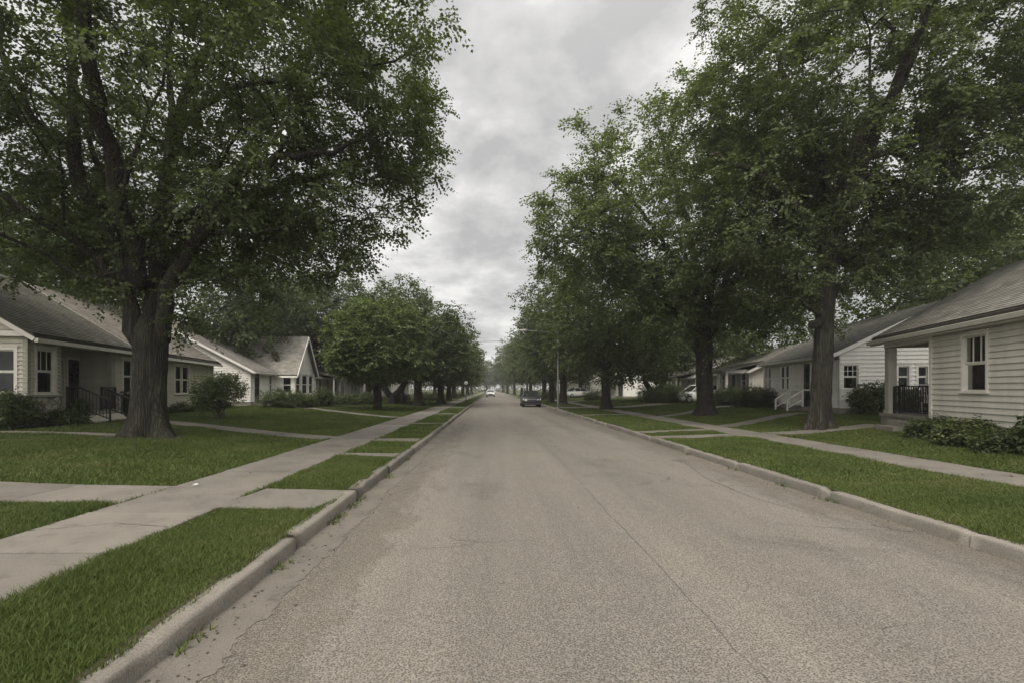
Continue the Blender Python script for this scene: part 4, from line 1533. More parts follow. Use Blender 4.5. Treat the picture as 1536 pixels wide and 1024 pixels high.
cottage('cottage', 'beige cottage with white porch posts partly behind the round maple', (-17.9, 50), (-.05, 1), 9, 8, -1, M['beige'], M['shingle_tan'], seed=3)
cottage('cottage', 'grey cottage behind the forked tree on the left', (-18.5, 63), (-.03, 1), 9, 8, -1, M['grey_siding'], M['shingle_grey'], seed=5)
cottage('cottage', 'white cottage showing between the far left tree trunks', (-17.5, 77), (0, 1), 10, 8, -1, M['white'], M['shingle_light'], seed=7)
cottage('cottage', 'farthest white cottage on the left of the street', (-17.5, 94), (0, 1), 10, 8, -1, M['white'], M['shingle_dark'], seed=8)
cottage('cottage', 'white columned cottage behind the parked white car on the right', (20.8, 50.5), (.05, 1), 9.5, 8, 1, M['beige'], M['shingle_grey'], seed=9)
cottage('cottage', 'small pale house with a dark garage door across the right lawn', (17.6, 66), (.02, 1), 10, 8, 1, M['white'], M['shingle_dark'], garage=True, seed=10)
cottage('cottage', 'pale house behind the hedge at the far right trees', (16.5, 82), (0, 1), 10, 8, 1, M['white'], M['shingle_grey'], seed=12)
cottage('cottage', 'farthest pale house on the right of the street', (15.5, 99), (0, 1), 10, 8, 1, M['beige'], M['shingle_grey'], seed=13)


# ------------------------------------------------------------------ trees
LEAF6 = np.array([(0, 0, 0), (.22, .36, .05), (.55, .46, .03), (.62, .22, 0.0), (1, 0, -.14), (.62, -.22, 0.0), (.55, -.46, .03), (.22, -.36, .05)])
LEAF4 = np.array([(0, 0, 0), (.5, .36, .05), (1, 0, -.1), (.5, -.36, .05)])


def unit(a): return a / np.maximum(np.linalg.norm(a, axis=1, keepdims=True), 1e-6)


def leaf_mesh(name, pos, dirv, nrm, size, tmpl, mat, parent):
    d = unit(dirv)
    s = unit(np.cross(nrm, d))
    n = np.cross(d, s)
    T = tmpl
    V = pos[:, None, :] + size[:, None, None] * (T[None, :, 0, None] * d[:, None, :] + T[None, :, 1, None] * s[:, None, :] + T[None, :, 2, None] * n[:, None, :])
    K = len(T)
    Fc = np.arange(len(pos) * K).reshape(-1, K)
    return mesh_np(name, V.reshape(-1, 3), Fc, mat, parent)


def sprays(rng, C, outd, ns, nl, length, size, flat=0.6, droop=0.2):
    """leafy twigs around cluster points C, pointing roughly along outd"""
    n = len(C)
    c = np.repeat(C, ns, 0)
    o = np.repeat(outd, ns, 0)
    rd = rng.normal(size=(n * ns, 3)); rd[:, 2] *= flat
    sd_ = unit(o * 0.6 + unit(rd) * 0.95)
    ln = length * rng.uniform(.45, 1.1, (n * ns, 1))
    c = c + rng.normal(size=c.shape) * length * 0.16
    t = np.linspace(0.12, 1.0, nl)[None, :, None]
    base = c[:, None, :] + sd_[:, None, :] * ln[:, :, None] * t
    base[:, :, 2] -= (droop * ln * t[0, :, 0][None, :] ** 2)
    side = unit(np.cross(sd_, np.array([0, 0, 1.0]) + rng.normal(size=sd_.shape) * .25))
    sg = np.where(np.arange(nl) % 2 == 0, 1.0, -1.0)[None, :, None]
    pos = base + side[:, None, :] * sg * length * .05
    ld = sd_[:, None, :] * .55 + side[:, None, :] * sg * .8 + rng.normal(size=pos.shape) * .3
    ld[:, :, 2] -= .3
    nr = np.array([0, 0, 1.0])[None, None, :] + rng.normal(size=pos.shape) * .42 + o[:, None, :] * .35
    sz = size * rng.uniform(.7, 1.25, (len(pos), nl))
    return pos.reshape(-1, 3), ld.reshape(-1, 3), nr.reshape(-1, 3), sz.ravel()


def env_points(rng, ells, n, shell=.26, lump=.16):
    """points inside a union of lumpy ellipsoids (cx, cy, cz, rx, ry, rz), denser towards the shell"""
    vol = np.array([e[3] * e[4] * e[5] for e in ells]); vol = vol ** .85
    cnt = np.maximum(1, (vol / vol.sum() * n)).astype(int)
    out, od = [], []
    for e, k in zip(ells, cnt):
        d = unit(rng.normal(size=(k, 3)))
        r = rng.random(k) ** shell
        ph = rng.uniform(0, 6.28, 6)
        l = 1 + lump * (np.sin(d[:, 0] * 5.1 + ph[0]) * np.sin(d[:, 1] * 4.7 + ph[1]) + .8 * np.sin(d[:, 2] * 7 + ph[2] + d[:, 0] * 6) + .6 * np.sin(d[:, 1] * 11 + ph[3]) * np.sin(d[:, 2] * 10 + ph[4]))
        p = np.array(e[:3]) + d * (r * l)[:, None] * np.array(e[3:])
        out.append(p); od.append(d)
    return np.concatenate(out), np.concatenate(od)


def catmull(pts, step):
    P = np.array(pts, float)
    if len(P) < 3: pass
    Q = np.vstack([2 * P[0] - P[1], P, 2 * P[-1] - P[-2]])
    out = []
    for i in range(1, len(Q) - 2):
        n = max(1, int(np.linalg.norm(Q[i + 1, :3] - Q[i, :3]) / step))
        for k in range(n):
            t = k / n
            out.append(.5 * ((2 * Q[i]) + (-Q[i - 1] + Q[i + 1]) * t + (2 * Q[i - 1] - 5 * Q[i] + 4 * Q[i + 1] - Q[i + 2]) * t * t
                             + (-Q[i - 1] + 3 * Q[i] - 3 * Q[i + 1] + Q[i + 2]) * t ** 3))
    out.append(P[-1])
    return np.array(out)


def grow(rng, seeds, targets, step=.55, r_tip=.011, z_free=2.5, jit=.05):
    """seeds: polylines of (x, y, z, r); every target point gets a branch from the skeleton. Returns pos, parent, radius"""
    pos, par, rf, dr, ok = [], [], [], [], []
    for si, sp in enumerate(seeds):
        q = catmull(sp, .4)
        pi = -1
        if si > 0:
            pp = np.array(pos)
            pi = int(np.argmin(np.linalg.norm(pp - q[0, :3], axis=1)))
        for i, row in enumerate(q):
            w = rng.normal(size=3) * jit * (0 if i == 0 or si == 0 else 1)
            pos.append(row[:3] + w); par.append(pi); rf.append(row[3])
            d = q[min(i + 1, len(q) - 1), :3] - q[max(i - 1, 0), :3]
            dr.append(d / max(1e-6, np.linalg.norm(d)))
            ok.append(row[2] > z_free)
            pi = len(pos) - 1
    cap = len(pos) + 40 * len(targets)
    A = np.zeros((cap, 3)); Dv = np.zeros((cap, 3)); okm = np.zeros(cap, bool)
    n = len(pos)
    A[:n] = pos; Dv[:n] = dr; okm[:n] = ok
    par = list(par)
    root = np.array(seeds[0][-1][:3])
    order = np.argsort(np.linalg.norm(targets - root, axis=1) + rng.normal(size=len(targets)) * .6)
    tips = []
    for ti in order:
        p = targets[ti]
        d = p - A[:n]
        Ld = np.linalg.norm(d, axis=1) + 1e-6
        cs = (d * Dv[:n]).sum(1) / Ld
        cost = Ld * (1.35 - .55 * cs) + np.where(okm[:n], 0, 1e6)
        i = int(np.argmin(cost))
        L_ = Ld[i]
        k = max(1, int(L_ / step))
        a = A[i]
        ctrl = a + Dv[i] * L_ * .45 + np.array([0, 0, .08 * L_])
        prev = i
        for j in range(1, k + 1):
            t = j / k
            q = (1 - t) ** 2 * a + 2 * t * (1 - t) * ctrl + t * t * p
            if j < k: q = q + rng.normal(size=3) * .05
            A[n] = q
            dd = q - A[prev]
            Dv[n] = dd / max(1e-6, np.linalg.norm(dd))
            okm[n] = True
            par.append(prev); prev = n; n += 1
        tips.append((ti, prev))
    ns = len(rf)
    acc = np.zeros(n)
    pw = 2.15
    r = np.zeros(n)
    for i in range(n - 1, -1, -1):
        r[i] = max(acc[i] ** (1 / pw), r_tip)
        if i < ns: r[i] = rf[i]
        if par[i] >= 0 and i >= ns: acc[par[i]] += r[i] ** pw
    for i in range(ns, n): r[i] = min(r[i], r[par[i]] * .8)
    return A[:n], np.array(par), r, Dv[:n], tips, ns


def branch_mesh(mb, pos, par, r, skip_root=0, min_r=0.0):
    n = len(pos)
    kids = [[] for _ in range(n)]
    for i in range(n):
        if par[i] >= 0: kids[par[i]].append(i)
    starts = [i for i in range(n) if par[i] < 0]
    stack = [(s, None) for s in starts]
    first = True
    while stack:
        s, p0 = stack.pop()
        chain = [s]
        cur = s
        while kids[cur]:
            ks = sorted(kids[cur], key=lambda k: -r[k])
            main = ks[0]
            for k in ks[1:]: stack.append((k, cur))
            chain.append(main); cur = main
        pts = [pos[i] for i in chain]
        rr = [float(r[i]) for i in chain]
        if p0 is not None:
            pts = [pos[p0]] + pts
            rr = [min(rr[0] * 1.35, float(r[p0]) * .9)] + rr
        if len(pts) < 2: continue
        if p0 is None and skip_root:
            pts, rr = pts[skip_root:], rr[skip_root:]
            if len(pts) < 2: continue
        m = max(rr)
        if m < min_r: continue
        sides = 12 if m > .15 else 7 if m > .05 else 4 if m > .02 else 3
        mb.tube(pts, rr, sides, caps=False)


def trunk_mesh(mb, path, seed, sides=56, flare=.85, fh=.42, lobes=5, rough=.028, dz=.07):
    """rough-barked trunk with root flare; path (x, y, z, r), first point at the ground"""
    q = catmull(path, dz)
    z0 = path[0][2]
    base = len(mb.v)
    rr = random.Random(seed)
    ph = [rr.uniform(0, 6.28) for _ in range(4)]
    for row in q:
        hgt = row[2] - z0 - .12
        fl = math.exp(-max(hgt, -.1) / fh)
        for k in range(sides):
            a = 2 * math.pi * k / sides
            lob = 1 + fl * flare * (.55 + .45 * math.cos(lobes * a + ph[0]) + .25 * math.cos((lobes - 2) * a + ph[1])) + .05 * math.cos(2 * a + ph[2] + row[2] * .8) + .035 * math.cos(3 * a + ph[3] - row[2])
            x, y = math.cos(a), math.sin(a)
            kx = mnoise.noise((x * 3.2 * row[3] * 4, y * 3.2 * row[3] * 4, row[2] * .9 + seed))
            ridge = (1 - abs(kx) * 2.2) * rough + mnoise.noise((x * 9, y * 9, row[2] * 3 + seed)) * rough * .5
            R_ = row[3] * lob + ridge - rough * .5
            mb.v.append((row[0] + x * R_ - mb.o.x, row[1] + y * R_ - mb.o.y, row[2] - mb.o.z))
    for i in range(len(q) - 1):
        for k in range(sides):
            k2 = (k + 1) % sides
            mb.f.append((base + i * sides + k, base + i * sides + k2, base + (i + 1) * sides + k2, base + (i + 1) * sides + k))
            mb.uv.extend([(0, 0)] * 4)
    mb.f.append(tuple(base + (len(q) - 1) * sides + k for k in range(sides)))
    mb.uv.extend([(0, 0)] * sides)


def tree(name, label, seed, trunk, limbs, ells, n, ns=6, nl=11, length=.75, lsize=.13, mat='leaf', bark='bark', tmpl=LEAF6, group=None,
         flare=.85, big=True, knobs=(), z_free=2.5, shell=.26, lump=.16, stems=None, droop=.2, thin=None):
    rng = np.random.default_rng(seed)
    x, y, z = trunk[0][:3]
    root = empty(name, (x, y, z), label, 'tree', group)
    o = Vector((x, y, z))
    T, od = env_points(rng, ells, n, shell, lump)
    if thin:
        # the side towards the street is open from below, so that the limbs show
        k = (T[:, 1] > thin[0]) | (T[:, 2] - CH > thin[1] * T[:, 1]) | (rng.random(len(T)) < thin[2])
        T, od = T[k], od[k]
    pos, par, r, dv, tips, ns_ = grow(rng, [trunk] + list(limbs), T, z_free=z_free)
    mb = MB(o)
    if big:
        trunk_mesh(mb, trunk, seed, flare=flare)
        nt = len(catmull(trunk, .4))
        # hide the thin seed chain of the trunk inside the rough one
        branch_mesh(mb, pos, par, r, skip_root=max(0, nt - 2))
    else:
        q = catmull(trunk, .3)
        trunk_mesh(mb, trunk, seed, sides=14, flare=flare, rough=.015, dz=.2)
        branch_mesh(mb, pos, par, r, skip_root=1)
    for (a, b, rad) in knobs:
        a, b = Vector(a), Vector(b)
        mb.tube([a, a.lerp(b, .6), b, b + (b - a) * .05], [rad * 1.25, rad * 1.1, rad * 1.05, rad * .6], 14)
    mb.build('trunk', M[bark], root, True)
    idx = np.array([t for t, _ in tips]); nd = np.array([k for _, k in tips])
    Cc = T[idx]
    out = unit(dv[nd] * .7 + od[idx] * .6)
    ps = sprays(rng, Cc, out, ns, nl, length, lsize, droop=droop)
    leaf_mesh('crown', ps[0] - np.array(o), ps[1], ps[2], ps[3], tmpl, M[mat], root)
    return root


def pl(Z0, Z1, pts):
    """polyline from photo pixels (px, py, r) with depth running from Z0 to Z1"""
    n = len(pts) - 1
    out = []
    for i, (x, y, r) in enumerate(pts):
        p = at(x, y, Z0 + (Z1 - Z0) * i / n)
        out.append((p.x, p.y, p.z, r))
    return out


# --- the big tree on the left
def big_left():
    Z = 14.3
    x = (223 - VX) / FPX * Z
    g = lz(x)
    trunk = [(x - .02, Z, g - .12, .46), (x, Z, g + .6, .43), (x + .02, Z, g + 1.6, .405), (x + .04, Z, 2.5, .405), (x + .05, Z, 3.1, .41), (x + .05, Z, 3.45, .35), (x + .05, Z, 3.8, .2), (x + .05, Z, 4.05, .04)]
    limbs = [
        pl(Z, 13.2, [(207, 512, .24), (194, 469, .23), (181, 389, .20), (155, 328, .19), (127, 281, .20), (110, 234, .17), (117, 178, .15), (108, 90, .11), (100, 23, .08), (92, -90, .04)]),
        pl(Z, 15.8, [(231, 515, .27), (232, 450, .24), (235, 375, .22), (244, 305, .20), (255, 244, .20), (267, 188, .17), (281, 131, .14), (319, 66, .11), (366, 28, .08), (410, -70, .04)]),
        pl(Z, 12.6, [(244, 508, .22), (254, 431, .20), (277, 384, .18), (300, 347, .18), (338, 286, .15), (375, 253, .12), (469, 230, .08), (545, 212, .04)]),
        pl(Z, 12.3, [(190, 455, .16), (150, 392, .13), (131, 375, .12), (94, 356, .11), (47, 323, .09), (0, 286, .08), (-80, 262, .04)]),
        pl(14.6, 13.8, [(233, 390, .16), (205, 350, .13), (178, 314, .12), (150, 262, .09), (132, 200, .06), (60, 120, .04)]),
        pl(13.8, 13.0, [(300, 350, .08), (345, 350, .07), (399, 347, .05), (469, 333, .04), (565, 330, .02)]),
        pl(15.0, 14.2, [(281, 182, .11), (342, 136, .09), (413, 122, .08), (492, 117, .05), (610, 84, .03)]),
        pl(14.6, 16.0, [(253, 245, .12), (258, 127, .09), (253, 47, .07), (262, -70, .04)]),
        pl(14.0, 13.0, [(112, 230, .11), (50, 180, .09), (10, 80, .08), (-60, 20, .04)]),
        [(x, 14.0, 4.6, .24), (x + .8, 11.8, 7.4, .18), (x + 1.4, 10.2, 9.6, .13), (x + 2.0, 8.4, 11.2, .06)],
        [(x, 14.5, 4.6, .26), (x + .3, 16.8, 7.6, .2), (x + .6, 18.6, 10.2, .13), (x + 1.2, 20.4, 12.2, .06)],
        [(x + .2, 14.4, 6.4, .2), (x + 3.0, 15.6, 8.0, .13), (x + 5.4, 16.4, 9.0, .08)],
    ]
    ells = [(-10.1, 14.3, 11.6, 8.1, 7.8, 6.6), (-5.2, 13.6, 7.4, 3.3, 3.9, 2.4), (-15.2, 14, 7.6, 5.0, 5.0, 2.6), (-8.6, 14.5, 6.6, 3.2, 4.5, 1.6),
            (-6.6, 13.6, 4.5, 1.7, 1.5, .8), (-8.6, 13.8, 3.9, .9, .9, .55), (-2.9, 14.2, 10.6, 1.4, 3.2, 3.4), (-9.4, 13.4, 4.4, .5, .5, .5)]
    tree('maple_tree', 'huge dark maple with a thick forked trunk on the near left lawn', 4, trunk, limbs, ells, 1680, ns=14, nl=13, length=.76, lsize=.095, z_free=4.3, thin=(12.8, .60, .22))


big_left()


def big_right():
    Z = 17.4
    x = (1228 - VX) / FPX * Z
    g = lz(x)
    trunk = [(x, Z, g - .12, .31), (x + .03, Z, g + .6, .30), (x + .10, Z, g + 1.7, .295)] + pl(Z, Z, [(1236, 495, .30), (1238, 457, .29), (1243, 381, .27), (1251, 325, .29), (1262, 285, .2)])
    limbs = [
        pl(Z, 16.8, [(1258, 300, .24), (1283, 215, .2), (1308, 178, .17), (1357, 112, .13), (1335, 66, .09), (1320, -10, .05)]),
        pl(16.9, 16.2, [(1357, 112, .12), (1385, 40, .08), (1410, -30, .04)]),
        pl(Z, 16.4, [(1250, 330, .2), (1270, 275, .17), (1293, 239, .16), (1318, 229, .13), (1370, 234, .1), (1440, 262, .05)]),
        pl(17.0, 16.0, [(1290, 262, .13), (1330, 270, .11), (1365, 276, .09), (1430, 300, .04)]),
        pl(Z, 18.2, [(1255, 320, .22), (1235, 260, .19), (1205, 200, .15), (1180, 120, .11), (1150, 30, .05)]),
        pl(Z, 16.4, [(1233, 478, .10), (1212, 458, .085), (1190, 446, .05), (1165, 452, .02)]),
        pl(Z, 16.6, [(1243, 370, .16), (1190, 305, .13), (1140, 262, .1), (1060, 232, .05)]),
        pl(Z, 18.5, [(1243, 395, .13), (1300, 380, .1), (1345, 392, .06)]),
        [(x + .5, Z, 7.0, .2), (x, 14.6, 9.6, .14), (x - .4, 12.6, 11.4, .06)],
        [(x + .5, Z, 7.4, .2), (x + 1.0, 20.2, 10.0, .14), (x + 1.2, 22.0, 12.0, .06)],
    ]
    ells = [(13.2, 17.4, 12.2, 5.5, 6.2, 6.0), (16.2, 17, 9.4, 4.6, 4.0, 2.6), (9.4, 16.6, 8.4, 3.2, 3.4, 2.4), (12.2, 18.2, 6.6, 2.9, 2.9, 1.5), (15.0, 16.6, 7.2, 1.6, 1.6, 1.1), (10.0, 16.4, 5.3, 1.5, 1.3, .8)]
    kn = [(at(1228, 485, Z - .1), at(1219, 487, Z - .55), .14)]
    tree('maple_tree', 'tall maple with a sawn branch knob in front of the white house', 9, trunk, limbs, ells, 1350, ns=14, nl=13, length=.74, lsize=.095, bark='bark2', knobs=kn, z_free=3.8, thin=(16.2, .56, .35))


big_right()


def second_right():
    Z = 26.6
    x = (1058 - VX) / FPX * Z
    g = lz(x)
    trunk = [(x, Z, g - .12, .42), (x, Z, g + .6, .40), (x - .05, Z, g + 1.8, .39)] + pl(Z, Z, [(1056, 512, .40), (1053, 482, .33), (1050, 462, .26)])
    limbs = [
        pl(Z, 25, [(1046, 525, .2), (1022, 487, .17), (1003, 455, .15), (965, 400, .12), (930, 365, .08), (862, 340, .04)]),
        pl(Z, 27.5, [(1051, 470, .26), (1045, 400, .2), (1030, 330, .15), (1005, 250, .08), (990, 190, .04)]),
        pl(Z, 26, [(1062, 505, .22), (1080, 450, .19), (1105, 370, .14), (1122, 280, .07)]),
        pl(Z, 24.6, [(1048, 440, .16), (1000, 370, .12), (940, 290, .07), (880, 250, .03)]),
        [(x, Z, 5.0, .2), (x - .8, 23.4, 8.0, .14), (x - 1.2, 21.2, 10, .06)],
        [(x, Z, 5.0, .2), (x + .6, 29.8, 8.5, .14), (x + .8, 32, 11, .06)],
    ]
    ells = [(10.2, 26.4, 11.0, 7.0, 6.8, 5.9), (5.0, 26, 9.8, 3.0, 3.8, 2.6), (13, 25.4, 6.6, 4.4, 4.4, 2.6), (8.6, 25.6, 6.2, 3.2, 3.4, 1.8)]
    kn = [(at(1066, 500, Z), at(1076, 494, Z - .2), .2)]
    tree('maple_tree', 'broad maple leaning over the street, second trunk from the right', 15, trunk, limbs, ells, 980, ns=13, nl=11, length=.88, lsize=.128, mat='leaf_b', bark='bark', knobs=kn, z_free=3.6)


second_right()


def mid_tree(label, seed, px, Z, ells, n, r=.33, fork=2.2, mat='leaf', ns=5, nl=8, length=.85, lsize=.24, bark='bark', x=None, lean=0.0, split=False, shell=.26, name='maple_tree', lump=.16, flare=.7):
    x = (px - VX) / FPX * Z if x is None else x
    g = lz(x)
    top = max(e[2] for e in ells)
    trunk = [(x, Z, g - .1, r), (x, Z, g + .7, r * .92), (x + lean * .5, Z, g + fork, r * .85), (x + lean, Z, fork + (top - fork) * .45, r * .55)]
    limbs = []
    if split:
        trunk = [(x, Z, g - .1, r * .95), (x, Z, g + .4, r * .9), (x, Z, g + .75, r * .7)]
        flare = .35
        limbs = [[(x - .1, Z, g + .7, r * .75), (x - .75, Z, g + 1.7, r * .65), (x - 1.0, Z, fork + 1.2, r * .5), (x - 1.4, Z, top, r * .2)],
                 [(x + .1, Z, g + .7, r * .75), (x + .9, Z + .3, g + 1.6, r * .65), (x + 1.3, Z + .5, fork + 1.4, r * .5), (x + 1.6, Z, top, r * .2)]]
    return tree(name, label, seed, trunk, limbs, ells, n, ns, nl, length, lsize, mat, bark, LEAF4, None, flare, False, (), fork * .9, shell, lump)


mid_tree('round dense maple with a dome crown on the left lawn', 21, 567, 34, [(-7.9, 34, 4.9, 3.5, 3.5, 2.9), (-7.9, 33.8, 3.7, 3.4, 3.4, 1.5)], 900, r=.26, fork=1.9, mat='leaf_b', ns=6, nl=9, length=.5, lsize=.17, shell=.16, lump=.05)
mid_tree('tree with a low forked trunk just beyond the round maple', 22, 588, 46, [(-8.9, 47, 8.4, 3.4, 4, 3.6), (-9.2, 46, 5.0, 3.2, 3.4, 1.7)], 460, r=.40, fork=2.4, split=True, mat='leaf_d')
mid_tree('street tree with a short straight trunk behind the forked one on the left', 23, 627, 43, [(-5.6, 44, 6.0, 3.6, 4, 3.3), (-6, 43.5, 4.2, 3.2, 3.4, 1.5)], 430, r=.38, fork=2.0, mat='leaf_d')
mid_tree('fourth street tree from the front in the left row', 24, 661, 50, [(-4.9, 51, 5.8, 3.4, 4, 3.1), (-5, 51, 4.0, 3.0, 3.2, 1.4)], 380, r=.36, fork=2.0)
mid_tree('dark shade tree with a stout trunk on the right lawn', 31, 909, 37, [(8.8, 37, 8.2, 5.0, 5.2, 4.6), (8.8, 36.6, 4.6, 4.8, 4.8, 2.2)], 640, r=.38, fork=2.6, mat='leaf', lsize=.23)
mid_tree('small forked tree in front of the clipped hedge on the right', 32, 981, 47, [(15.4, 47, 6.6, 3.8, 4, 3.2), (15.4, 47, 4.2, 3.4, 3.6, 1.5)], 360, r=.4, fork=2.0, mat='leaf_d', split=True)
mid_tree('tall dark tree at the right kerb behind the street lamp', 33, 845, 48, [(7.0, 48.5, 9.2, 4.6, 5, 5.0), (7.4, 48, 5.0, 3.9, 4.2, 2.3)], 520, r=.36, fork=2.6, mat='leaf_d')
mid_tree('slender tree by the kerb close behind the dark parked car', 34, 827, 55, [(6.8, 56, 8.0, 4.2, 4.4, 4.4)], 360, r=.3, fork=2.4, mat='leaf_d')
mid_tree('big background tree rising behind the cream house roof', 41, 0, 27.5, [(26.5, 27.5, 8.5, 5.8, 5.0, 4.2), (30, 28, 7, 5, 5, 3.4)], 640, x=27, r=.4, fork=3, mat='leaf', lsize=.24)
mid_tree('green tree behind the white house, between the two right maples', 42, 0, 44, [(25, 44, 7.0, 5.4, 5, 3.8)], 420, x=25, r=.35, fork=2.6, mat='leaf_b')
mid_tree('leafy tree rising over the white gabled house on the left', 43, 0, 52, [(-25, 52, 8.6, 5.6, 5.4, 5.0)], 420, x=-25, r=.4, fork=3, mat='leaf_d', lsize=.27)


def copy_tree(src, loc, sc, rz, label, group=None, name=None):
    o = src.copy(); COL.objects.link(o)
    if name: o.name = name
    o.location = loc; o.scale = (sc[0], sc[0], sc[1]); o.rotation_euler = (0, 0, rz)
    o['label'] = label
    if group: o['group'] = group
    elif 'group' in o: del o['group']
    for ch in list(src.children):
        c = ch.copy(); COL.objects.link(c); c.parent = o
    return o


protoA = mid_tree('fifth street tree in the left row, before the globe lamp', 51, 0, 64, [(-5.4, 64, 6.0, 4.0, 4.0, 3.6), (-5.6, 64, 3.8, 3.4, 3.4, 1.5)], 330, x=-5.6, r=.33, fork=2.2, lsize=.27)
protoB = mid_tree('tall street tree on the right beyond the dark parked car', 52, 0, 70, [(7.2, 70, 7.6, 4.2, 4.4, 4.4), (7.2, 70, 4.4, 3.7, 3.7, 1.7)], 360, x=7.4, r=.33, fork=2.4, lsize=.27, mat='leaf')
protoC = mid_tree('dark tree standing behind the olive house roof at far left', 53, 0, 27, [(-24.5, 27, 7.8, 5.2, 4.8, 4.0), (-24.5, 27, 4.6, 4.2, 4, 2.0)], 480, x=-24.5, r=.36, fork=2.6, lsize=.25, mat='leaf_d')
for (x, y, s, sz, rz, lab, pr) in [
    (-6.2, 80, 1.0, 1.0, 1.1, 'sixth street tree in the left row', protoA),
    (-5.8, 98, 1.05, 1.1, 2.3, 'seventh street tree in the left row', protoA),
    (-6.0, 122, 1.1, 1.15, 4.0, 'street tree in the left row beside the distant white car', protoA),
    (-6.5, 155, 1.2, 1.3, 5.2, 'last tree of the left row near the end of the street', protoA),
    (6.9, 88, 1.0, 1.05, 1.9, 'street tree on the right just past the sign post', protoB),
    (6.6, 108, 1.05, 1.1, 3.2, 'hazy street tree on the right near the street end', protoB),
    (6.0, 132, 1.1, 1.2, 4.4, 'pale tree overhanging the right side of the street end', protoB),
    (5.2, 165, 1.2, 1.35, 0.4, 'last tree of the right row closing the street view', protoB),
    (-14.5, 58, .95, 1.15, .8, 'tree between the beige and grey cottages on the left', protoC),
    (-16.5, 70, 1.0, 1.1, 2.0, 'tree behind the grey cottage on the left', protoC),
    (-22.5, 44, 1.15, 1.25, 3.3, 'dark tree behind the sun porch wing of the white gabled house', protoC),
    (-20.5, 57, 1.3, 1.36, 1.4, 'tall tree rising behind the beige cottage on the left', protoC),
    (-33, 36, 1.3, 1.3, 4.6, 'tall tree far behind the olive house', protoC),
    (-20, 86, 1.2, 1.2, 5.5, 'tree behind the far white cottages on the left', protoC),
    (-27, 66, 1.3, 1.4, 1.5, 'tallest tree far behind the left cottages', protoC),
    (33.5, 36, 1.2, 1.3, 2.6, 'dark tree behind the gap between the two right houses', protoC),
    (36, 25, 1.1, 1.25, 3.9, 'large tree at the right edge above the cream roof', protoC),
    (26, 58, 1.1, 1.15, 4.9, 'tree behind the white columned cottage', protoC),
    (25, 74, 1.1, 1.15, .3, 'tree behind the pale garage house on the right', protoC),
    (13.6, 76, .9, 1.0, 5.9, 'tree on the lawn before the pale far right house', protoB),
    (12, 94, 1.0, 1.1, 1.2, 'tree among the farthest right houses', protoB),
    (23, 95, 1.2, 1.3, 2.8, 'tree behind the farthest right houses', protoC),
    (-13, 112, 1.2, 1.2, 3.6, 'tree beyond the farthest left cottage', protoC),
    (-2.5, 235, 1.7, 1.6, 0.9, 'pale distant tree left of the vanishing point', protoA),
    (5.5, 245, 1.8, 1.6, 2.9, 'pale distant tree right of the vanishing point', protoA),
]:
    copy_tree(pr, (x, y, lz(x) - .02), (s, sz), rz, lab)


def far_woods():
    rng = np.random.default_rng(99)
    ells = []
    for x in np.arange(-230, 240, 7.5):
        y = 300 + rng.normal() * 10 - abs(x) * .35
        if -3 < x < 7: y = 330
        h = rng.uniform(9, 15)
        ells.append((x, y, h * .5, 6.5, 6, h * .52))
    T, od = env_points(rng, ells, 7000, .3, .15)
    ps = sprays(rng, T, od, 2, 3, 1.2, 1.0)
    o = leaf_mesh('woods', ps[0], ps[1], ps[2], ps[3], LEAF4, M['leaf'], None)
    tag(o, 'distant line of trees closing the far end of the street', 'woods', None, 'stuff')


far_woods()


# ------------------------------------------------------------------ shrubs
def shrub(label, loc, ells, n, mat='leaf_s', lsize=.075, ns=5, nl=6, length=.24, seed=1, stem=True, name='shrub', cat='shrub', group=None, flowers=0):
    """ells in coordinates relative to loc"""
    rng = np.random.default_rng(seed)
    root = empty(name, loc, label, cat, group)
    T, od = env_points(rng, ells, n, .3, .14)
    T[:, 2] = np.maximum(T[:, 2], .08)
    out = unit(od + np.array([0, 0, .5]))
    ps = sprays(rng, T, out, ns, nl, length, lsize, flat=.9, droop=.1)
    leaf_mesh('foliage', ps[0], ps[1], ps[2], ps[3], LEAF4, M[mat], root)
    mb = MB()
    for i in rng.permutation(len(T))[:(14 if stem else 70)]:
        a = Vector((rng.normal() * .06, rng.normal() * .06, -.03))
        if not stem:
            e = ells[rng.integers(len(ells))]
            a = Vector((e[0] + rng.normal() * e[3] * .4, e[1] + rng.normal() * e[4] * .4, -.03))
        t = Vector(T[i])
        mid = a.lerp(t, .5) + Vector((0, 0, .1))
        mid.x = a.x + (t.x - a.x) * .35; mid.y = a.y + (t.y - a.y) * .35
        mb.tube([a, mid, t], [.026, .016, .006], 5, False)
    mb.build('stem', M['twig'], root)
    if flowers:
        idx = rng.permutation(len(ps[0]))[:flowers]
        leaf_mesh('flowers', ps[0][idx] + np.array([0, 0, .05]), ps[1][idx], ps[2][idx], np.full(len(idx), .11), LEAF4, M['flower'], root)
    return root


def sh(px, py, label, rx, h, n, seed, base_z=None, ry=None, Z=None, **k):
    """shrub whose foot shows at photo pixel (px, py)"""
    Z = Z or 10
    for _ in range(6):
        x = (px - VX) / FPX * Z
        Z = (CH - lz(x)) * FPX / (py - HZ)
    x = (px - VX) / FPX * Z
    ry = ry or rx
    e = [(0, 0, h * .52, rx, ry, h * .5), (rx * .35, 0, h * .4, rx * .7, ry * .8, h * .38), (-rx * .4, 0, h * .38, rx * .65, ry * .8, h * .36)]
    return shrub(label, (x, Z, lz(x)), e, n, seed=seed, **k)


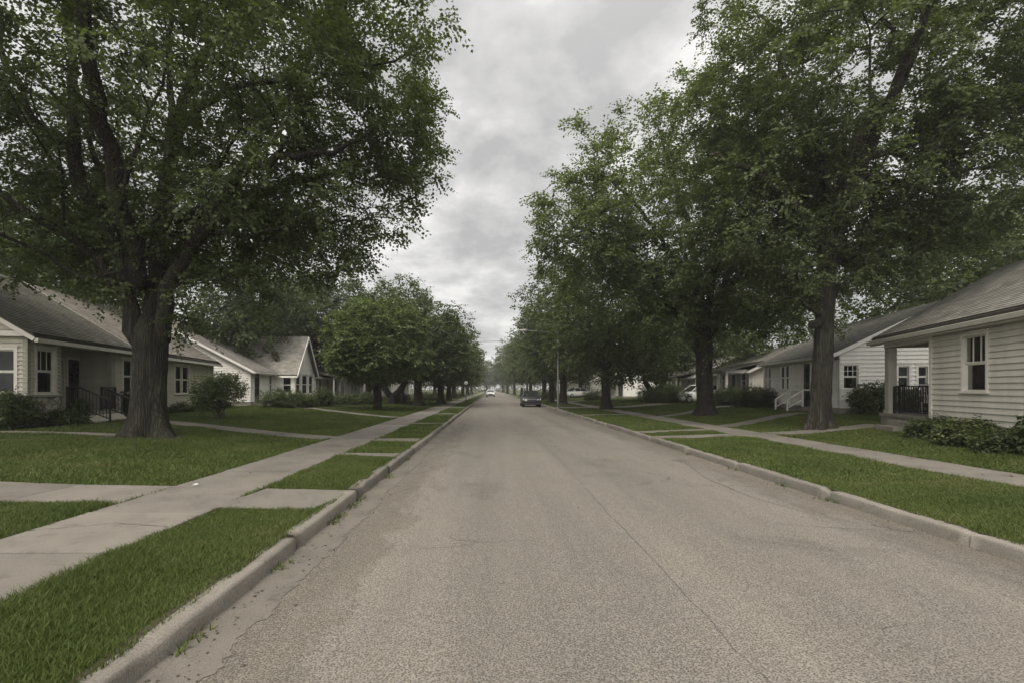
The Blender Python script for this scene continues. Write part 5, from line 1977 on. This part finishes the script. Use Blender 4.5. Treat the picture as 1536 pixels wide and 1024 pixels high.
# the lone round shrub on the left lawn has a short bare stem
x = -11.7
shrub('round lone shrub on a short stem on the left lawn', (x, 21.2, lz(x)), [(0, 0, 1.2, 1.05, 1.0, .72), (.2, 0, 1.35, .8, .8, .6), (-.4, 0, 1.0, .7, .7, .5)], 330, mat='leaf_b', lsize=.085, seed=61, length=.3)
f1 = H1.fw


def bed(wall, t, off, label, rx, ry, h, n, seed, **k):
    p = wall.P(t, 0, off)
    e = [(0, 0, h * .5, rx, ry, h * .5), (rx * .4, .1, h * .42, rx * .65, ry * .8, h * .4), (-rx * .45, -.1, h * .4, rx * .6, ry * .8, h * .38)]
    return shrub(label, (p.x, p.y, lz(p.x)), e, n, seed=seed, stem=False, **k)


sh(2, 643, 'big dark bush at the left edge by the stone base', .85, 1.15, 560, 62, Z=15, mat='leaf_d', stem=False)
bed(f1, f1.px(66, 600)[0], .6, 'low spreading bush in front of the stone wall beside the porch steps', .5, .4, .42, 220, 63, mat='leaf_d')
bed(f1, f1.px(96, 600)[0], .45, 'small leafy bush against the iron porch railing', .25, .25, .85, 110, 64, mat='leaf_d')
bed(f1, f1.px(183, 600)[0], .55, 'clipped bush between the porch pier and the big trunk', .75, .5, 1.2, 380, 65, mat='leaf_d')
bed(f1, f1.px(255, 610)[0], .5, 'low weedy plant along the foundation of the olive house', .5, .3, .45, 120, 66)
bed(f1, f1.px(288, 610)[0], .5, 'small weedy plant at the far corner of the olive house', .4, .3, .5, 100, 67)
sh(425, 611, 'wide dark bush beside the stoop of the white gabled house', 1.5, 1.25, 480, 68, Z=36, mat='leaf_d', stem=False)
sh(456, 610, 'low bush under the sun porch windows', .9, .8, 240, 69, Z=38, mat='leaf_d', stem=False)
sh(484, 609, 'rounded bush at the far corner of the sun porch', .75, 1.35, 260, 70, Z=40, mat='leaf_d', stem=False)
sh(520, 607, 'dark hedge in front of the beige cottage', 1.1, .9, 280, 71, Z=45, mat='leaf_d', stem=False)
sh(548, 606, 'dark bush to the left of the round maple trunk', .8, 1.0, 200, 72, Z=46, mat='leaf_d', stem=False)
sh(600, 603, 'dark bush behind the forked left trunk', 1.0, 1.0, 200, 73, Z=52, mat='leaf_d', stem=False)
sh(643, 600, 'bush between the left row trunks', 1.4, 1.1, 220, 74, Z=60, mat='leaf_d', stem=False)
sh(680, 597, 'farthest hedge clump along the left row', 1.6, 1.2, 200, 75, Z=75, mat='leaf_d', stem=False)

fr = HR1.fw
bed(fr, fr.px(1432, 630)[0], .5, 'dark bush beside the porch steps of the cream house', .62, .40, .46, 400, 81, mat='leaf_d')
bed(fr, fr.px(1486, 630)[0], .42, 'leafy shrub below the window of the cream house', .65, .40, .50, 400, 82, mat='leaf_s', lsize=.09)
bed(fr, fr.px(1545, 630)[0], .4, 'low shrub at the right edge under the cream wall', .6, .4, .44, 320, 83, mat='leaf_d')
bed(fr, fr.px(1590, 600)[0], .35, 'tall leafy plant poking in at the right edge', .2, .2, 1.0, 80, 84, mat='leaf_d', lsize=.12)
w2 = HR2.near
bed(w2, 1.1, .9, 'rounded flowering bush left under the white gable window', 1.1, .8, 1.45, 560, 85, flowers=45, lsize=.085)
bed(w2, 2.9, .9, 'wide bush with pale flowers beside the cream porch', 1.1, .8, 1.2, 480, 86, flowers=60, lsize=.085)
w3 = HR2.front
bed(w3, w3.px(1163, 600)[0], 1.3, 'large dark bush in front of the white house facade', 1.2, 1.3, 1.35, 560, 87, mat='leaf_d')
bed(w3, w3.px(1130, 600)[0], 1.6, 'dark bush against the porch half wall', 1.1, 1.2, 1.3, 460, 88, mat='leaf_d')
sh(1090, 607, 'small flowering plant in front of the porch posts', .6, .7, 160, 89, Z=36, stem=False)
sh(975, 602, 'clipped round hedge left of the small forked tree', 1.3, 1.5, 320, 90, Z=54, mat='leaf_s', stem=False)
sh(995, 603, 'clipped hedge right behind the small forked tree', 1.5, 1.7, 360, 91, Z=52, mat='leaf_d', stem=False)
sh(1012, 604, 'dark hedge beside the parked white car', 1.2, 1.6, 320, 92, Z=50, mat='leaf_d', stem=False)
sh(890, 600, 'square dark hedge beyond the stout right trunk', 1.3, 1.5, 240, 93, Z=64, mat='leaf_d', stem=False)
sh(822, 599, 'dark hedge behind the parked car on the right', 1.8, 1.7, 260, 94, Z=68, mat='leaf_d', stem=False)


# ------------------------------------------------------------------ grass
def seg_clear(x, y, jit):
    ok = np.ones(len(x), bool)
    for ax, ay, bx, by, hw in WALKS:
        dx, dy = bx - ax, by - ay
        L2 = dx * dx + dy * dy
        t = ((x - ax) * dx + (y - ay) * dy) / L2
        d = np.abs((x - ax) * dy - (y - ay) * dx) / math.sqrt(L2)
        ok &= ~((t > 0) & (t < 1) & (d < hw + .005 - jit))
    return ok


def house_clear(x, y):
    ok = np.ones(len(x), bool)
    for w, depth, side in ((H1.fw, 8.4, 1), (HR1.fw, 7.0, 1), (HR2.front, 8.6, 1)):
        rx, ry = x - w.A.x, y - w.A.y
        t = rx * w.u.x + ry * w.u.y
        o = rx * w.n.x + ry * w.n.y
        ok &= ~((t > -.3) & (t < w.L + .3) & (o < .15) & (o > -depth))
    return ok


TRUNKS = [(-9.95, 14.3, 1.15), (11.52, 17.4, .95), (11.5, 26.6, .95)]


def soil_patches():
    for (tx, ty, tr_) in TRUNKS:
        b = MB()
        pts = []
        for k in range(28):
            a = 6.2832 * k / 28
            r_ = tr_ * (1 + .25 * mnoise.noise((math.cos(a) * 1.7 + tx, math.sin(a) * 1.7, ty)))
            x, y = tx + math.cos(a) * r_, ty + math.sin(a) * r_
            pts.append((x, y, lz(x) + .004))
        for k in range(28): b.face([(tx, ty, lz(tx) + .012), pts[k], pts[(k + 1) % 28]])
        tag(b.build('soil_patch', M['soil'], None, True), kind='structure')


soil_patches()


def grass(name, rng, zones, two=True):
    Vs = []
    for (x0, x1, y0, y1, dens, hgt, wid) in zones:
        n = int((x1 - x0) * (y1 - y0) * dens)
        x = rng.uniform(x0, x1, n); y = rng.uniform(y0, y1, n)
        px = VX + x / y * FPX
        k = (px > -260) & (px < 1800) & (y > .8)
        x, y = x[k], y[k]
        jit = rng.uniform(0, .035, len(x)) + .02 * np.sin(x * 7 + y * 5) + .02 * np.sin(x * 17 - y * 13)
        # blades thin out on the bare edges along kerbs and walks
        de = np.min([np.abs(x - e) for e in (-2.14, -3.475, -4.895, 5.14, 7.995, 9.305)], axis=0)
        wob = .035 + .035 * np.sin(y * 3.1 + x) + .03 * np.sin(y * 9.7 + 2 * x)
        thin_ = (de > wob * .9) | (rng.random(len(x)) < .35)
        for (tx, ty, tr_) in TRUNKS:
            d = np.hypot(x - tx, y - ty)
            thin_ &= (d > tr_ * (.75 + .2 * np.sin(3 * np.arctan2(y - ty, x - tx) + tx))) | (rng.random(len(x)) < .12)
        k = seg_clear(x, y, jit) & house_clear(x, y) & thin_
        x, y = x[k], y[k]
        n = len(x)
        z = np.where((x < -4.9) | (x > 9.3), lawn_z(x), .138) - .005
        patch = .8 + .35 * np.sin(x * 2.1 + 1.3 * np.sin(y * .9)) * np.sin(y * 1.7 + x * .6)
        h = hgt * rng.uniform(.45, 1.3, n) * patch
        a = rng.uniform(0, 6.283, n)
        ln = h * rng.uniform(.2, 1.0, n)
        la = rng.uniform(0, 6.283, n)
        lx, ly = np.cos(la) * ln, np.sin(la) * ln
        w = wid * rng.uniform(.7, 1.3, n)
        sx, sy = np.cos(a) * w / 2, np.sin(a) * w / 2
        if two:
            P = np.empty((n, 6, 3))
            for j, (f, hh, ww) in enumerate(((0, 0, 1), (.32, .6, .8), (1.0, 1.0, .12))):
                P[:, 2 * j, 0] = x + lx * f - sx * ww; P[:, 2 * j + 1, 0] = x + lx * f + sx * ww
                P[:, 2 * j, 1] = y + ly * f - sy * ww; P[:, 2 * j + 1, 1] = y + ly * f + sy * ww
                P[:, 2 * j, 2] = P[:, 2 * j + 1, 2] = z + h * hh
        else:
            P = np.empty((n, 4, 3))
            for j, (f, hh, ww) in enumerate(((0, 0, 1), (1.0, 1.0, .25))):
                P[:, 2 * j, 0] = x + lx * f - sx * ww; P[:, 2 * j + 1, 0] = x + lx * f + sx * ww
                P[:, 2 * j, 1] = y + ly * f - sy * ww; P[:, 2 * j + 1, 1] = y + ly * f + sy * ww
                P[:, 2 * j, 2] = P[:, 2 * j + 1, 2] = z + h * hh
        Vs.append(P)
    P = np.concatenate(Vs)
    n, k = P.shape[:2]
    b = (np.arange(n) * k)[:, None]
    if two:
        Fc = np.stack([b + np.array([[0, 1, 3, 2]]), b + np.array([[2, 3, 5, 4]])], 1).reshape(-1, 4)
    else:
        Fc = b + np.array([[0, 1, 3, 2]])
    o = mesh_np(name, P.reshape(-1, 3), Fc, M['grass'])
    return tag(o, None, None, None, 'stuff')


rg = np.random.default_rng(77)
tag(grass('grass', rg, [(-3.50, -2.10, 2.2, 6.3, 15000, .062, .0052), (-3.50, -2.10, 6.3, 11, 9500, .06, .007),
                        (-12, -4.87, 4.2, 7.4, 7000, .062, .007), (5.11, 8.03, 4.2, 8, 8000, .062, .007)]), 'short green grass of the nearest verges and lawn corner', 'grass')
tag(grass('grass', rg, [(-3.5, -2.1, 11, 24, 2600, .072, .013), (-17, -4.87, 7.4, 13, 2200, .072, .013), (-19, -4.87, 13, 22, 1000, .058, .019),
                        (5.11, 8.03, 8, 15, 3200, .074, .012), (9.27, 15, 7, 15, 2000, .07, .014), (9.27, 17, 15, 24, 1000, .058, .02),
                        (5.11, 8.03, 15, 26, 1500, .055, .016)]), 'mown lawns and verges in the middle distance', 'grass')
tag(grass('grass', rg, [(-20, -4.87, 22, 36, 350, .07, .035), (-3.5, -2.1, 24, 50, 500, .06, .03), (9.27, 20, 24, 40, 350, .07, .035), (5.11, 8.03, 26, 50, 500, .06, .03),
                        (-18, -4.87, 36, 62, 120, .08, .06), (9.27, 20, 40, 70, 120, .08, .06), (-3.5, -2.1, 50, 90, 150, .07, .06), (5.11, 8.03, 50, 90, 150, .07, .06)], False),
    'far lawns and verges along the street', 'grass')


# weeds in the kerb joints and dead leaves in the gutter
def weeds():
    rng = np.random.default_rng(5)
    pts = []
    for y in (3.2, 4.6, 6.1, 6.35, 6.9, 7.3, 9.2, 11.5):
        for _ in range(16): pts.append((-1.95 + rng.normal() * .04, y + rng.normal() * .10))
    for y in (7.2, 8.4, 10.1, 12.5):
        for _ in range(10): pts.append((4.95 + rng.normal() * .03, y + rng.normal() * .12))
    V, Fc = [], []
    for (x, y) in pts:
        for _ in range(3):
            a = rng.uniform(0, 6.28); h = rng.uniform(.02, .07); l = rng.uniform(.02, .07)
            b = len(V)
            c, s = math.cos(a), math.sin(a)
            V += [(x - s * .006, y + c * .006, .0), (x + s * .006, y - c * .006, .0), (x + c * l + s * .002, y + s * l - c * .002, h), (x + c * l - s * .002, y + s * l + c * .002, h)]
            Fc.append((b, b + 1, b + 2, b + 3))
    tag(mesh_np('weeds', np.array(V), np.array(Fc), M['grass']), 'weeds growing from the kerb joints', 'weeds', None, 'stuff')
    n = 190
    y = 2.8 + 20 * rng.random(n) ** 1.4
    zone = np.where(rng.random(n) < .06, 1, rng.integers(0, 3, n) + (rng.integers(0, 3, n) > 0)); zone = np.where((zone == 1) & (rng.random(n) < .8), 3, zone)
    x = np.where(zone == 0, rng.uniform(-4.9, -3.5, n), np.where(zone == 1, rng.uniform(-1.6, 4.9, n), np.where(zone == 2, rng.uniform(8.0, 9.3, n), rng.uniform(-14, -5, n))))
    z = np.where(zone == 1, road_z(x) + .007, np.where(zone == 3, lawn_z(x) + .06, .162))
    dv = np.stack([rng.normal(size=n), rng.normal(size=n), rng.normal(size=n) * .15], 1)
    nr = np.stack([rng.normal(size=n) * .35, rng.normal(size=n) * .35, np.ones(n)], 1)
    tag(leaf_mesh('fallen_leaves', np.stack([x, y, z], 1), dv, nr, rng.uniform(.02, .055, n), LEAF6, M['dead_leaf'], None), 'scattered fallen leaves on walks, road and lawn', 'fallen leaves', None, 'stuff')
    n = 900
    y = 2.5 + 22 * rng.random(n) ** 1.5
    left = rng.random(n) < .55
    x = np.where(left, -1.98 + np.abs(rng.normal(size=n)) * .22, 4.97 - np.abs(rng.normal(size=n)) * .2)
    z = np.array([road_z(q) for q in x]) + .009
    dv = np.stack([rng.normal(size=n), rng.normal(size=n), rng.normal(size=n) * .12], 1)
    nr = np.stack([rng.normal(size=n) * .3, rng.normal(size=n) * .3, np.ones(n)], 1)
    tag(leaf_mesh('leaf_litter', np.stack([x, y, z], 1), dv, nr, rng.uniform(.008, .035, n), LEAF4, M['twig'], None), 'small dead leaves and grit along the gutters', 'leaf litter', None, 'stuff')


weeds()
p_ = at(292, 721, 7.62)
mb = MB((p_.x, p_.y, .17))
mb.face([(p_.x - .10, p_.y - .03, .185), (p_.x + .07, p_.y - .05, .18), (p_.x + .11, p_.y + .05, .20), (p_.x - .06, p_.y + .06, .215)])
mb.face([(p_.x - .06, p_.y + .06, .215), (p_.x + .11, p_.y + .05, .20), (p_.x + .09, p_.y + .09, .235), (p_.x - .04, p_.y + .1, .24)])
o = mb.build('paper_scrap', M['paper']); o.location = (p_.x, p_.y, .165); o.scale = (.4, .4, .4)
tag(o, 'white paper scrap lying at the lawn edge by the left sidewalk', 'litter')


# ------------------------------------------------------------------ cars
def car(label, loc, rz, paint, w=1.82, l=4.6, h=1.5, sc=1.0):
    """front towards local -y"""
    r = empty('parked_car', loc, label, 'car', None, rz)
    r.scale = (sc, sc, sc)
    hw = w / 2
    # (y, bottom, shoulder height, half width)
    st = [(-l / 2, .38, .58, hw * .72), (-l / 2 + .10, .26, .76, hw * .90), (-l / 2 + .45, .22, .86, hw * .97), (-l / 2 + 1.25, .20, .96, hw), (-.2, .20, .98, hw),
          (l / 2 - 1.1, .21, 1.0, hw), (l / 2 - .4, .24, .98, hw * .97), (l / 2 - .06, .30, .92, hw * .9), (l / 2, .4, .8, hw * .8)]
    mb = MB()
    ring = []
    for (y, b, s, x) in st:
        pr = [(-x * .86, b), (-x, b + .16), (-x * 1.0, (b + s) / 2), (-x * .97, s - .07), (-x * .86, s), (-x * .4, s + .03), (x * .4, s + .03), (x * .86, s), (x * .97, s - .07), (x, (b + s) / 2), (x, b + .16), (x * .86, b)]
        ring.append([(px, y, pz) for px, pz in pr])
    m = 12
    for rg_ in ring: mb.v.extend(rg_)
    for i in range(len(ring) - 1):
        for k in range(m):
            k2 = (k + 1) % m
            mb.f.append((i * m + k, (i + 1) * m + k, (i + 1) * m + k2, i * m + k2)); mb.uv.extend([(0, 0)] * 4)
    mb.f.append(tuple(range(m))); mb.f.append(tuple((len(ring) - 1) * m + k for k in reversed(range(m)))); mb.uv.extend([(0, 0)] * 2 * m)
    mb.build('body', paint, r, True)
    # glasshouse and roof
    y0, y1, y2, y3 = -l / 2 + 1.15, -l / 2 + 1.85, l / 2 - 1.3, l / 2 - .55
    zb, zt = .97, h
    xb, xt = hw * .9, hw * .70
    g = MB()
    g.box8([(-xb, y0, zb), (xb, y0, zb), (xb, y3, zb), (-xb, y3, zb), (-xt, y1, zt - .03), (xt, y1, zt - .03), (xt, y2, zt - .03), (-xt, y2, zt - .03)])
    g.build('window_glass', M['car_glass'], r)
    t = MB()
    t.box8([(-xt - .03, y1 - .05, zt - .05), (xt + .03, y1 - .05, zt - .05), (xt + .03, y2 + .05, zt - .05), (-xt - .03, y2 + .05, zt - .05),
            (-xt * .85, y1 + .1, zt + .02), (xt * .85, y1 + .1, zt + .02), (xt * .85, y2 - .1, zt + .02), (-xt * .85, y2 - .1, zt + .02)])
    for s in (-1, 1):
        t.beam((s * (xb + .005), y0, zb), (s * (xt + .005), y1, zt - .02), .07, .06); t.beam((s * (xb + .005), y3, zb), (s * (xt + .005), y2, zt - .02), .1, .07)
        ym = (y1 + y2) / 2
        t.beam((s * (xb + .005), ym, zb), (s * (xt + .005), ym, zt - .02), .03, .08)
    t.build('roof', paint, r)
    for s in (-1, 1):
        m_ = MB(); m_.box8([(s * hw * .55, -l / 2 + .05, .60), (s * hw * .9, -l / 2 + .16, .60), (s * hw * .92, -l / 2 + .4, .66), (s * hw * .55, -l / 2 + .2, .66),
                            (s * hw * .55, -l / 2 + .03, .74), (s * hw * .9, -l / 2 + .14, .75), (s * hw * .94, -l / 2 + .4, .80), (s * hw * .55, -l / 2 + .2, .80)])
        m_.build('headlight', M['lamp_glass'], r)
        m_ = MB(); m_.box(s * (hw + .06) - .09, s * (hw + .06) + .09, y0 + .25, y0 + .36, .98, 1.12); m_.build('mirror', paint, r)
        for yy in (-l / 2 + .88, l / 2 - .92):
            m_ = MB(); m_.lathe((s * (hw - .12), yy, .33), [(.2, -.12), (.30, -.115), (.33, -.08), (.33, .08), (.30, .115), (.2, .12)], 22, 'x')
            wh = m_.build('wheel', M['tyre'], r, True)
            m_ = MB(); m_.lathe((s * (hw - .12), yy, .33), [(0.0, s * .10), (.08, s * .105), (.2, s * .115), (.21, s * .06)], 18, 'x'); m_.build('rim', M['rim'], wh)
    m_ = MB(); m_.box(-hw * .5, hw * .5, -l / 2 - .02, -l / 2 + .12, .52, .70); m_.build('grille', M['iron'], r)
    m_ = MB(); m_.box(-hw * .8, hw * .8, -l / 2 - .03, -l / 2 + .15, .30, .42); m_.build('bumper', M['iron'], r)
    return r


car('dark grey car parked at the right kerb facing the viewer', (3.6, 46.5, .03), R(0), M['car_dark'], h=1.55, sc=.95)
car('white car far down the middle of the street', (-.3, 106, .03), R(0), M['car_white'], h=1.5)
car('white car parked on the driveway behind the second right trunk', (17.6, 41.8, lz(17.6) + .02), R(-83), M['car_white'])
car('white car parked by the far right house', (12.9, 76, lz(12.9)), R(-60), M['car_white'])


# ------------------------------------------------------------------ street furniture
def street_lamp():
    Z = 38
    x = 5.12 + .0
    x = (837 - VX) / FPX * Z
    r = empty('street_lamp', (x, Z, .14), 'grey street lamp with a long arm over the street on the right verge', 'street lamp')
    top = 5.9
    m = MB(); m.tube([(0, 0, 0), (0, 0, .5), (0, 0, top)], [.10, .075, .05], 10); m.tube([(0, 0, 0), (0, 0, .12)], .14, 10); m.build('pole', M['pole'], r, False)
    m = MB(); m.tube([(0, 0, top - .35), (-.5, 0, top - .12), (-1.4, 0, top + .05), (-2.3, 0, top + .08)], [.035, .032, .03, .028], 8); m.build('arm', M['pole'], r)
    m = MB()
    m.lathe((-2.65, 0, top + .08), [(.0, -.4), (.07, -.36), (.12, -.1), (.13, .15), (.07, .34), (0, .36)], 12, 'x')
    m.build('lamp_head', M['pole'], r, True)
    m = MB(); m.lathe((-2.7, 0, top - .01), [(.0, -.06), (.08, -.04), (.1, .0)], 12); m.build('lens', M['lamp_glass'], r, True)


street_lamp()


def globe_lamp():
    Z = 62
    x = (699 - VX) / FPX * Z
    r = empty('globe_lamp', (x, Z, .14), 'post lamp with a white globe among the left row trees', 'post lamp')
    m = MB(); m.tube([(0, 0, 0), (0, 0, .3), (0, 0, 2.05)], [.08, .05, .04], 8); m.build('post', M['iron'], r)
    m = MB(); m.lathe((0, 0, 2.3), [(.0, .26), (.13, .22), (.23, .1), (.26, 0), (.22, -.14), (.1, -.25)], 14); m.build('globe', M['lamp_glass'], r, True)


globe_lamp()


def utility_pole(x, y, h, label):
    r = empty('utility_pole', (x, y, .14), label, 'utility pole')
    m = MB(); m.tube([(0, 0, 0), (0, 0, h)], [.16, .11], 10); m.build('pole', M['wood_pole'], r)
    m = MB(); m.beam((-.9, 0, h - .5), (.9, 0, h - .5), .1, .1); m.build('crossarm', M['wood_pole'], r)
    for s in (-.8, 0, .8):
        m = MB(); m.lathe((s, 0, h - .44), [(.05, 0), (.06, .06), (.03, .14), (0, .15)], 8); m.build('insulator', M['lamp_glass'], r)


utility_pole(5.55, 78, 8.2, 'dark wooden utility pole behind the dark parked car')
utility_pole(-8.6, 47.5, 7.4, 'wooden utility pole hidden among the left row crowns')


def cable():
    a, b = Vector((-8.6, 47.5, 7.1)), Vector(((837 - VX) / FPX * 38, 38, 5.9))
    pts = []
    for i in range(25):
        t = i / 24
        q = a.lerp(b, t); q.z -= .75 * 4 * t * (1 - t)
        pts.append(q)
    m = MB(a); m.tube(pts, .014, 5)
    o = m.build('overhead_cable', M['iron']); o.location = a
    tag(o, 'thin overhead cable sagging across the street to the lamp', 'cable')


cable()


def sign_post():
    x, y = (772 - VX) / FPX * 88, 88
    x = 5.6
    r = empty('sign_post', (x, y, .14), 'pale blank sign on a post at the far right kerb', 'sign')
    m = MB(); m.tube([(0, 0, 0), (0, 0, 2.4)], .04, 8); m.build('post', M['white_trim'], r)
    m = MB(); m.box(-.75, 0, -.02, .02, 1.75, 2.25); m.build('panel', M['white_trim'], r)


sign_post()
for o_ in list(bpy.data.objects):
    if o_.type == 'MESH' and o_.get('kind') == 'structure' and 'label' in o_: del o_['label']


# ------------------------------------------------------------------ air
def haze():
    m = bpy.data.materials.new('haze'); m.use_nodes = True
    nt = m.node_tree
    nt.nodes.clear()
    o = nt.nodes.new('ShaderNodeOutputMaterial')
    v = nt.nodes.new('ShaderNodeVolumePrincipled')
    v.inputs['Color'].default_value = (0.93, 0.93, 0.92, 1)
    v.inputs['Density'].default_value = HAZE
    v.inputs['Anisotropy'].default_value = 0.2
    nt.links.new(v.outputs[0], o.inputs['Volume'])
    b = MB(); b.box(-260, 260, -30, 420, -1.2, 32)
    tag(b.build('haze', m), kind='stuff')


HAZE = 0.0007
haze()
